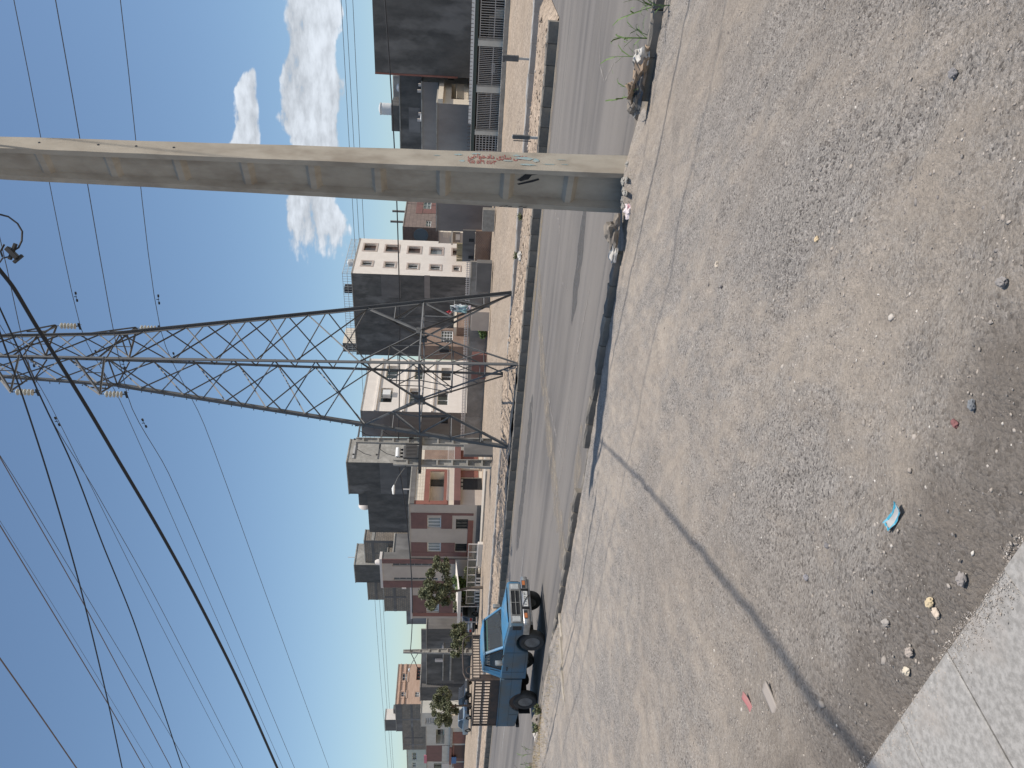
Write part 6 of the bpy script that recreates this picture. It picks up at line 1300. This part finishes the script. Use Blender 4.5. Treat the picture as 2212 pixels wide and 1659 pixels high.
lump('rubbish_sack', 'dark crumpled sack at the left end of the rubbish heap', heap(1372, 222), (.18, .12, .11), M_sack, 'bag', 12, .6, rz=kd); sheetbit('cardboard', 'torn brown flap at the left of the rubbish heap', heap(1356, 208, .03), .4, .22, M_card, kd, (R(55), .3), curl=.5, seed=14)
sheetbit('plastic_scrap', 'white plastic scrap at the foot of the rubbish heap', heap(1392, 165, -.05), .26, .1, M_bagw, kd, (R(55), 0), curl=.3, seed=15)
sheetbit('paper_scrap', 'small pale paper scrap beyond the rubbish heap', heap(1372, 238, -.02), .22, .09, M_bagw, kd + .6, (R(50), 0), curl=.4, seed=16)
p = lot_at(1352, 452); lump('plastic_bag', 'white and pink plastic bag at the foot of the near pole', p, (.14, .09, .07), mat('white_pink_plastic', (.7, .62, .62), .4, (.55, .28, .3), 9, mix=(.55, .62)), 'bag', 21, .5)
lump('rubbish_sack', 'torn grey sack lying on the kerb left of the near pole', heap(1296, 500, .02), (.24, .13, .13), M_sack, 'sack', 23, .7, rz=kd)
lump('rubbish_sack', 'small pale sack on the kerb just left of the torn grey one', heap(1310, 545, -.02), (.2, .1, .08), M_bagw, 'sack', 27, .5, rz=kd)
lump('rubbish_heap', 'grey crumpled rags under the rear wheel of the pickup', rw(11.5, 20.6, .06), (.34, .2, .12), M_sack, 'rags', 29, .7, rz=kd); lump('plastic_bag', 'small white bag beside the rags at the rear wheel', rw(11.2, 20.9, .12), (.12, .09, .08), M_bagw, 'bag', 31, .5)
for i in range(12):
    p = lot_at(1348 + random.uniform(-4, 8), 330 + i * 11 + random.uniform(-4, 4)); lump('rubble_stone', 'broken concrete lumps along the foot of the near pole', p, (random.uniform(.04, .1), random.uniform(.03, .07), random.uniform(.02, .05)), M_con, 'rubble', 40 + i, .4, 'rubble at the pole foot', rz=random.uniform(0, 3))
# bricks half buried beside the kerb
bm_ = MB(); bm_.box(-.23, .23, -.075, .075, -.08, .035); bm_ = bm_.mesh('brick', mat('pale_block', (.40, .35, .28), .9, (.33, .29, .24), 5, vary=.12, bump=.4, bscale=25), bevel=.008)
t = thing('brick_row', 'row of pale half-buried concrete blocks on the dirt beside the kerb', 'blocks', lot_at(1212, 1430)); B0_ = t.location
k0, k1 = lot_at(1211, 1332), lot_at(1219, 1512)
for i in range(9):
    p = k0.lerp(k1, (i + .5) / 9); p.z = float(lot_z(p.x, p.y)); ob('brick', bm_, t, p - B0_ + Vector((0, 0, .012 - .012 * (i % 3))), (random.uniform(-.05, .05), random.uniform(-.05, .05), math.atan2(k1.y - k0.y, k1.x - k0.x) + random.uniform(-.06, .06)))
# scattered litter with an identity of its own
def lit(fn, zx, zy, *a, **k): return None
Lq = lambda x, y: ((3000 + x * .767) * .54004, (1800 + y * .767) * .54004)
wr = sheetbit('wrapper', 'blue-edged empty wrapper lying on the dirt in the foreground', lot_at(*Lq(772, 345)) + Vector((0, 0, .008)), .095, .036, mat('silver_wrapper', (.36, .35, .33), .45, (.5, .5, .5), 14), -.65, curl=.35, seed=2, thick=.002); wr.scale = (1.15, 1.15, 1.15)
M_cy = mat('cyan_foil', (.06, .33, .46), .5)
for (u, v, L_, w) in ((0, .016, .097, .007), (0, -.016, .097, .006), (.044, 0, .008, .038), (-.044, 0, .007, .038)):
    m2 = MB(); n = 6
    for i in range(n + 1):
        for j in (0, 1):
            x = u - L_ / 2 + L_ * i / n; y = v - w / 2 + w * j; uu, vv = x / .095, y / .036; m2.v.append((x, y, .35 * (uu * uu * .095 * 1.5 + noise.noise(Vector((uu * 4 + 2, vv * 4, 2))) * .036 * .6) + .003))
    for i in range(n): e = i * 2; m2.f.append((e, e + 1, e + 3, e + 2))
    m2.build('foil_edge', M_cy, wr)
sheetbit('wrapper', 'faded red paper scrap near the lower left of the lot', lot_at(1622, 1522) + Vector((0, 0, .006)), .17, .05, mat('faded_red_paper', (.40, .15, .15), .85, (.36, .2, .18), 8), .1 + 1.2, curl=.12, seed=5)
sheetbit('tile_shard', 'flat grey-brown tile shard right beside the red paper scrap', lot_at(1667, 1510) + Vector((0, 0, .012)), .17, .075, mat('grey_brown_tile', (.33, .29, .255), .8), 1.1, curl=.02, seed=6, thick=.012)
for (zx, zy, s_, c_, lab) in ((945, 798, .030, (.62, .50, .32), 'pale yellow stone near the paving'), (978, 852, .026, (.60, .50, .40), 'pale crumbly stone next to the pale yellow one'), (822, 1152, .026, (.62, .54, .42), 'long cream stone in the damp dirt patch'), (838, 1055, .03, (.42, .36, .31), 'grey-brown stone above the long cream one'), (410, 500, .028, (.2, .19, .19), 'single dark stone left of the blue wrapper'), (1112, 672, .032, (.30, .27, .25), 'grey stone in the dark dirt close to the paving'), (300, 665, .03, (.26, .25, .26), 'bluish grey stone in the open dirt'), (715, 900, .028, (.35, .32, .29), 'angular stone at the edge of the damp patch'), (465, 348, .032, (.33, .3, .27), 'rounded tan stone among the wheel marks')):
    p = lot_at(*Lq(zx, zy)); lump('stone', lab, p + Vector((0, 0, s_ * .2)), (s_ * .7, s_ * .5, s_ * .38), mat('stone_' + str(zx), c_, .9, tuple(v * .8 for v in c_), 30), 'stone', zx, .35, rz=zx)
for (x, y, s_, c_, lab) in ((1552, 572, .05, (.60, .52, .42), 'pale upright stone in the middle of the lot'), (1768, 517, .03, (.66, .52, .33), 'yellow chip in the right half of the lot'), (2068, 915, .03, (.24, .11, .105), 'small maroon stone near the bottom edge'), (2105, 875, .03, (.20, .21, .22), 'dark bluish stone near the maroon one'), (2172, 610, .035, (.27, .25, .235), 'grey stone at the lower right'), (2065, 160, .04, (.22, .21, .21), 'dark stone at the far right of the lot'), (1560, 620, .03, (.14, .13, .13), 'small black stone left of the pale upright one')):
    p = lot_at(x, y); lump('stone', lab, p + Vector((0, 0, s_ * .25)), (s_ * .6, s_ * .42, s_ * .36), mat('stone_b%d' % x, c_, .9, tuple(v * .8 for v in c_), 30), 'stone', x, .35, rz=x)

# ------------------------------------------------------------------ plants
def leaf_mat(name, c1, c2, c3): 
    M = island_mat(name, [(0, c1), (.55, c2), (1, c3)], .6); bs = M.node_tree.nodes['Principled BSDF']; bs.inputs['Subsurface Weight'].default_value = 0.0
    return M
M_leaf = leaf_mat('dusty_elm_leaf', (.07, .082, .045), (.135, .145, .08), (.21, .205, .12)); M_leaf2 = leaf_mat('fresh_leaf', (.05, .09, .03), (.09, .15, .05), (.15, .2, .08)); M_bark = mat('grey_bark', (.16, .125, .10), .95, (.10, .08, .065), 7, bump=.5, bscale=20)
def leaves(clumps, n, s0, s1, r):
    V, F = [], []; k = len(clumps)
    for i in range(n):
        c, rad = clumps[r.integers(k)]; d = r.normal(size=3); d /= np.linalg.norm(d); p = np.array(c) + d * rad * (r.random() ** .45) * np.array([1, 1, .8]); a = r.normal(size=3); a /= np.linalg.norm(a); b = np.cross(a, r.normal(size=3)); b /= np.linalg.norm(b); s = r.uniform(s0, s1); o = len(V)
        V += [tuple(p - a * s), tuple(p + b * s * .45), tuple(p + a * s), tuple(p - b * s * .45)]; F.append((o, o + 1, o + 2, o + 3))
    return V, F
M_weed = leaf_mat('dusty_weed', (.08, .10, .045), (.14, .165, .075), (.24, .23, .12))
def tree(label, base, H_, crown_z, rad, seed, nl_=5200, m_=None, ls=(.06, .15), lean_=(0, 0)):
    r = np.random.default_rng(seed); t = thing('street_tree', label, 'tree', base, 0, 'street trees before the far houses'); mb = MB(); clumps = []
    top = Vector((lean_[0], lean_[1], crown_z)); mb.tube([(0, 0, -.2), (lean_[0] * .3 + .04, lean_[1] * .3, crown_z * .5), top], [.13, .10, .085], 8)
    for i in range(9):
        a = i * 2.4 + r.random(); el_ = r.uniform(.25, 1.25); L_ = rad * r.uniform(.75, 1.15); d = Vector((math.cos(a) * math.cos(el_), math.sin(a) * math.cos(el_), math.sin(el_) * (H_ - crown_z) / rad * .62)); e = top + d * L_; mid = top.lerp(e, .5) + Vector((0, 0, .12)); mb.tube([top - Vector((0, 0, .1)), mid, e], [.055, .035, .012], 5)
        for s in (.45, .75, 1.0): c = top.lerp(e, s) + Vector(r.normal(size=3) * .22 * rad / 1.5); clumps.append((tuple(c), r.uniform(.18, .38) * rad / 1.5))
        for k in range(2): d2 = Vector(r.normal(size=3)); e2 = e + d2.normalized() * rad * .3; mb.tube([mid.lerp(e, .5), e2], [.02, .008], 4); clumps.append((tuple(e2), r.uniform(.12, .28) * rad / 1.5))
    for k in range(5): clumps.append(((top.x + r.normal() * .3, top.y + r.normal() * .3, top.z + (H_ - crown_z) * (.25 + .14 * k)), rad * .24))
    mb.build('trunk', M_bark, t, smooth=True); V, F = leaves(clumps, nl_, *ls, r); L2 = MB(); L2.v, L2.f = V, F; me = bpy.data.meshes.new('crown'); me.from_pydata(V, [], F); me.materials.append(m_ or M_leaf); ob('crown', me, t); return t
def tbase(zone, x, y): p = on_z(*q(zone, x, y), .02); p.z = .0; return p
b1 = tbase('F', 1938, 826); tree('broad dusty green street tree right of the grey car', b1, on_plane(*q('F', 1040, 850), b1, Vector((0, 1, 0))).z, 2.3, 2.15, 3, 11000, ls=(.055, .135), lean_=(-.35, 0))
b2 = tbase('F', 1915, 1500); tree('round street tree partly behind the pickup rack', b2, on_plane(*q('F', 1500, 1500), b2, Vector((0, 1, 0))).z - .2, 1.5, 1.55, 5, 7000)
b3 = tbase('E', 1712, 870); tree('street tree between the dark and the pale blue sedans', b3, on_plane(*q('E', 1120, 900), b3, Vector((0, 1, 0))).z - .3, 2.0, 2.1, 8, 9500)
def shrub(label, base, size, m_, seed, n=900, ls=(.05, .12), name='shrub', cat='shrub'):
    r = np.random.default_rng(seed); t = thing(name, label, cat, base); mb = MB(); cl = []
    for i in range(7): a = i * .9 + r.random(); e = Vector((math.cos(a) * size[0] * .7, math.sin(a) * size[0] * .7, size[1] * r.uniform(.45, .95))); mb.tube([(0, 0, -.05), e * .5, e], [.02, .014, .006], 4); cl.append((tuple(e * .9), size[0] * .45)); cl.append((tuple(e * .55), size[0] * .4))
    mb.build('stems', M_bark, t); V, F = leaves(cl, n, *ls, r); me = bpy.data.meshes.new('foliage'); me.from_pydata(V, [], F); me.materials.append(m_); ob('foliage', me, t)
sp_ = rw(43.6, 55.4); shrub('bright green bush behind the garden fence beside the strip-window house', sp_, (.9, 2.9), M_leaf2, 4, 1500, (.09, .18)); shrub('pale olive bush behind the garden fence near the large tree', rw(43.8, 57.6), (1.0, 2.7), M_leaf, 14, 1500, (.09, .18)); shrub('small green bush low behind the garden fence', rw(43.6, 53.8), (.6, 1.5), M_leaf, 15, 700, (.08, .15))
p = on_z(*q('C', 1350, 900), .02); shrub('small round green bush at the foot of the long cement wall', p, (.45, .75), M_leaf2, 6, 700, (.06, .12))
for i, (b_, a_, lab) in enumerate(((27.0, 14.0, 'green weed tuft in the channel right of the pylon'), (27.1, 12.4, 'small weed tuft by the channel wall'), (11.0, 19.2, 'green weed tuft on the kerb beside the pickup door'), (11.0, 20.1, 'green weed tuft on the kerb ahead of the rear wheel'))):
    shrub(lab, rw(b_, a_, .12 if b_ < 20 else far_zp(rw(b_, a_))), (.15, .24), M_weed, 30 + i, 170, (.02, .05), 'weed_tuft', 'weed')
M_reedl = leaf_mat('reed_leaf', (.06, .10, .03), (.12, .19, .06), (.24, .28, .12))
def reeds(label, base, n, L_, seed, spread, name='reeds'):
    r = np.random.default_rng(seed); t = thing(name, label, 'reeds', base)
    for i in range(n):
        off = Vector((r.normal() * spread[0], r.normal() * spread[1], 0)); a = r.uniform(0, 6.283); ln = L_ * r.uniform(.5, 1.1); tip = Vector((math.cos(a) * .35, math.sin(a) * .35, .95)) * ln; mb = MB(); mb.tube([off, off + tip * .5 + Vector((0, 0, .03)), off + tip], [.006, .005, .002], 4); st = mb.build('stem', M_reedl, t)
        for k in range(5):
            s = .2 + .16 * k; p0 = off + tip * s; b_ = a + r.uniform(-1.4, 1.4) + (k % 2) * 3.1; d = Vector((math.cos(b_), math.sin(b_), r.uniform(.1, .8))); ll = ln * r.uniform(.35, .6); w = Vector((-d.y, d.x, 0)).normalized() * .011; lb = MB(); P = [p0, p0 + d * ll * .35 + Vector((0, 0, .05)), p0 + d * ll * .75 + Vector((0, 0, .03)), p0 + d * ll - Vector((0, 0, ll * .12))]
            for q_ in range(3): f0, f1 = (.6, 1, .7, .02)[q_], (.6, 1, .7, .02)[q_ + 1]; lb.poly(P[q_] - w * f0, P[q_] + w * f0, P[q_ + 1] + w * f1, P[q_ + 1] - w * f1)
            lb.build('leaf', M_reedl, st)
    return t
reeds('clump of green reeds growing from the kerb at the right edge', rw(11.15, 2.35, .05), 9, .62, 3, (.2, .3))
reeds('smaller green reeds behind the clump at the right edge', rw(11.3, 1.5, .05), 8, .66, 5, (.22, .35))
reeds('single sprawling reed left of the kerb clump', rw(11.12, 3.05, .05), 2, .55, 8, (.05, .05))
reeds('green grass tuft by the loose kerb stone at the left edge', rw(11.4, 23.1, .05), 12, .5, 9, (.3, .35), 'grass_tuft')
M_straw = island_mat('dry_grass', [(0, (.30, .22, .12)), (.6, (.42, .33, .2)), (1, (.22, .2, .1))])
r = np.random.default_rng(17); V, F = [], []
for i in range(5200):
    a_ = r.uniform(15, 30); b_ = 10.85 - abs(r.normal()) * .5; 
    if r.random() > .3 + .7 * (a_ > 19): continue
    p = rw(b_, a_); z = float(lot_z(p.x, p.y)); h_ = r.uniform(.03, .10); t_ = r.uniform(0, 6.28); o = len(V); dx, dy = math.cos(t_), math.sin(t_); V += [(p.x - dx * .004, p.y - dy * .004, z), (p.x + dx * .004, p.y + dy * .004, z), (p.x + dy * h_ * .7, p.y - dx * h_ * .7, z + h_)]; F.append((o, o + 1, o + 2))
me = bpy.data.meshes.new('dry_grass'); me.from_pydata(V, [], F); me.materials.append(M_straw); tag(ob('dry_grass', me), 'short dry grass on the dirt bank beside the pickup', 'grass', kind='stuff')
bk_ = tw((1.2, 2.9, .0)); bz = far_zp(bk_); lump('concrete_lump', 'broken concrete lump at the back foot of the pylon', Vector((bk_.x, bk_.y, bz + .1)), (.5, .3, .28), M_con, 'rubble', 71, .35, rz=.5)
lump('plastic_bag', 'white plastic bag on the verge beside the right pylon foot', rw(26.2, 13.6, far_zp(rw(26.2, 13.6)) + .05), (.2, .13, .1), M_bagw, 'bag', 75, .5)
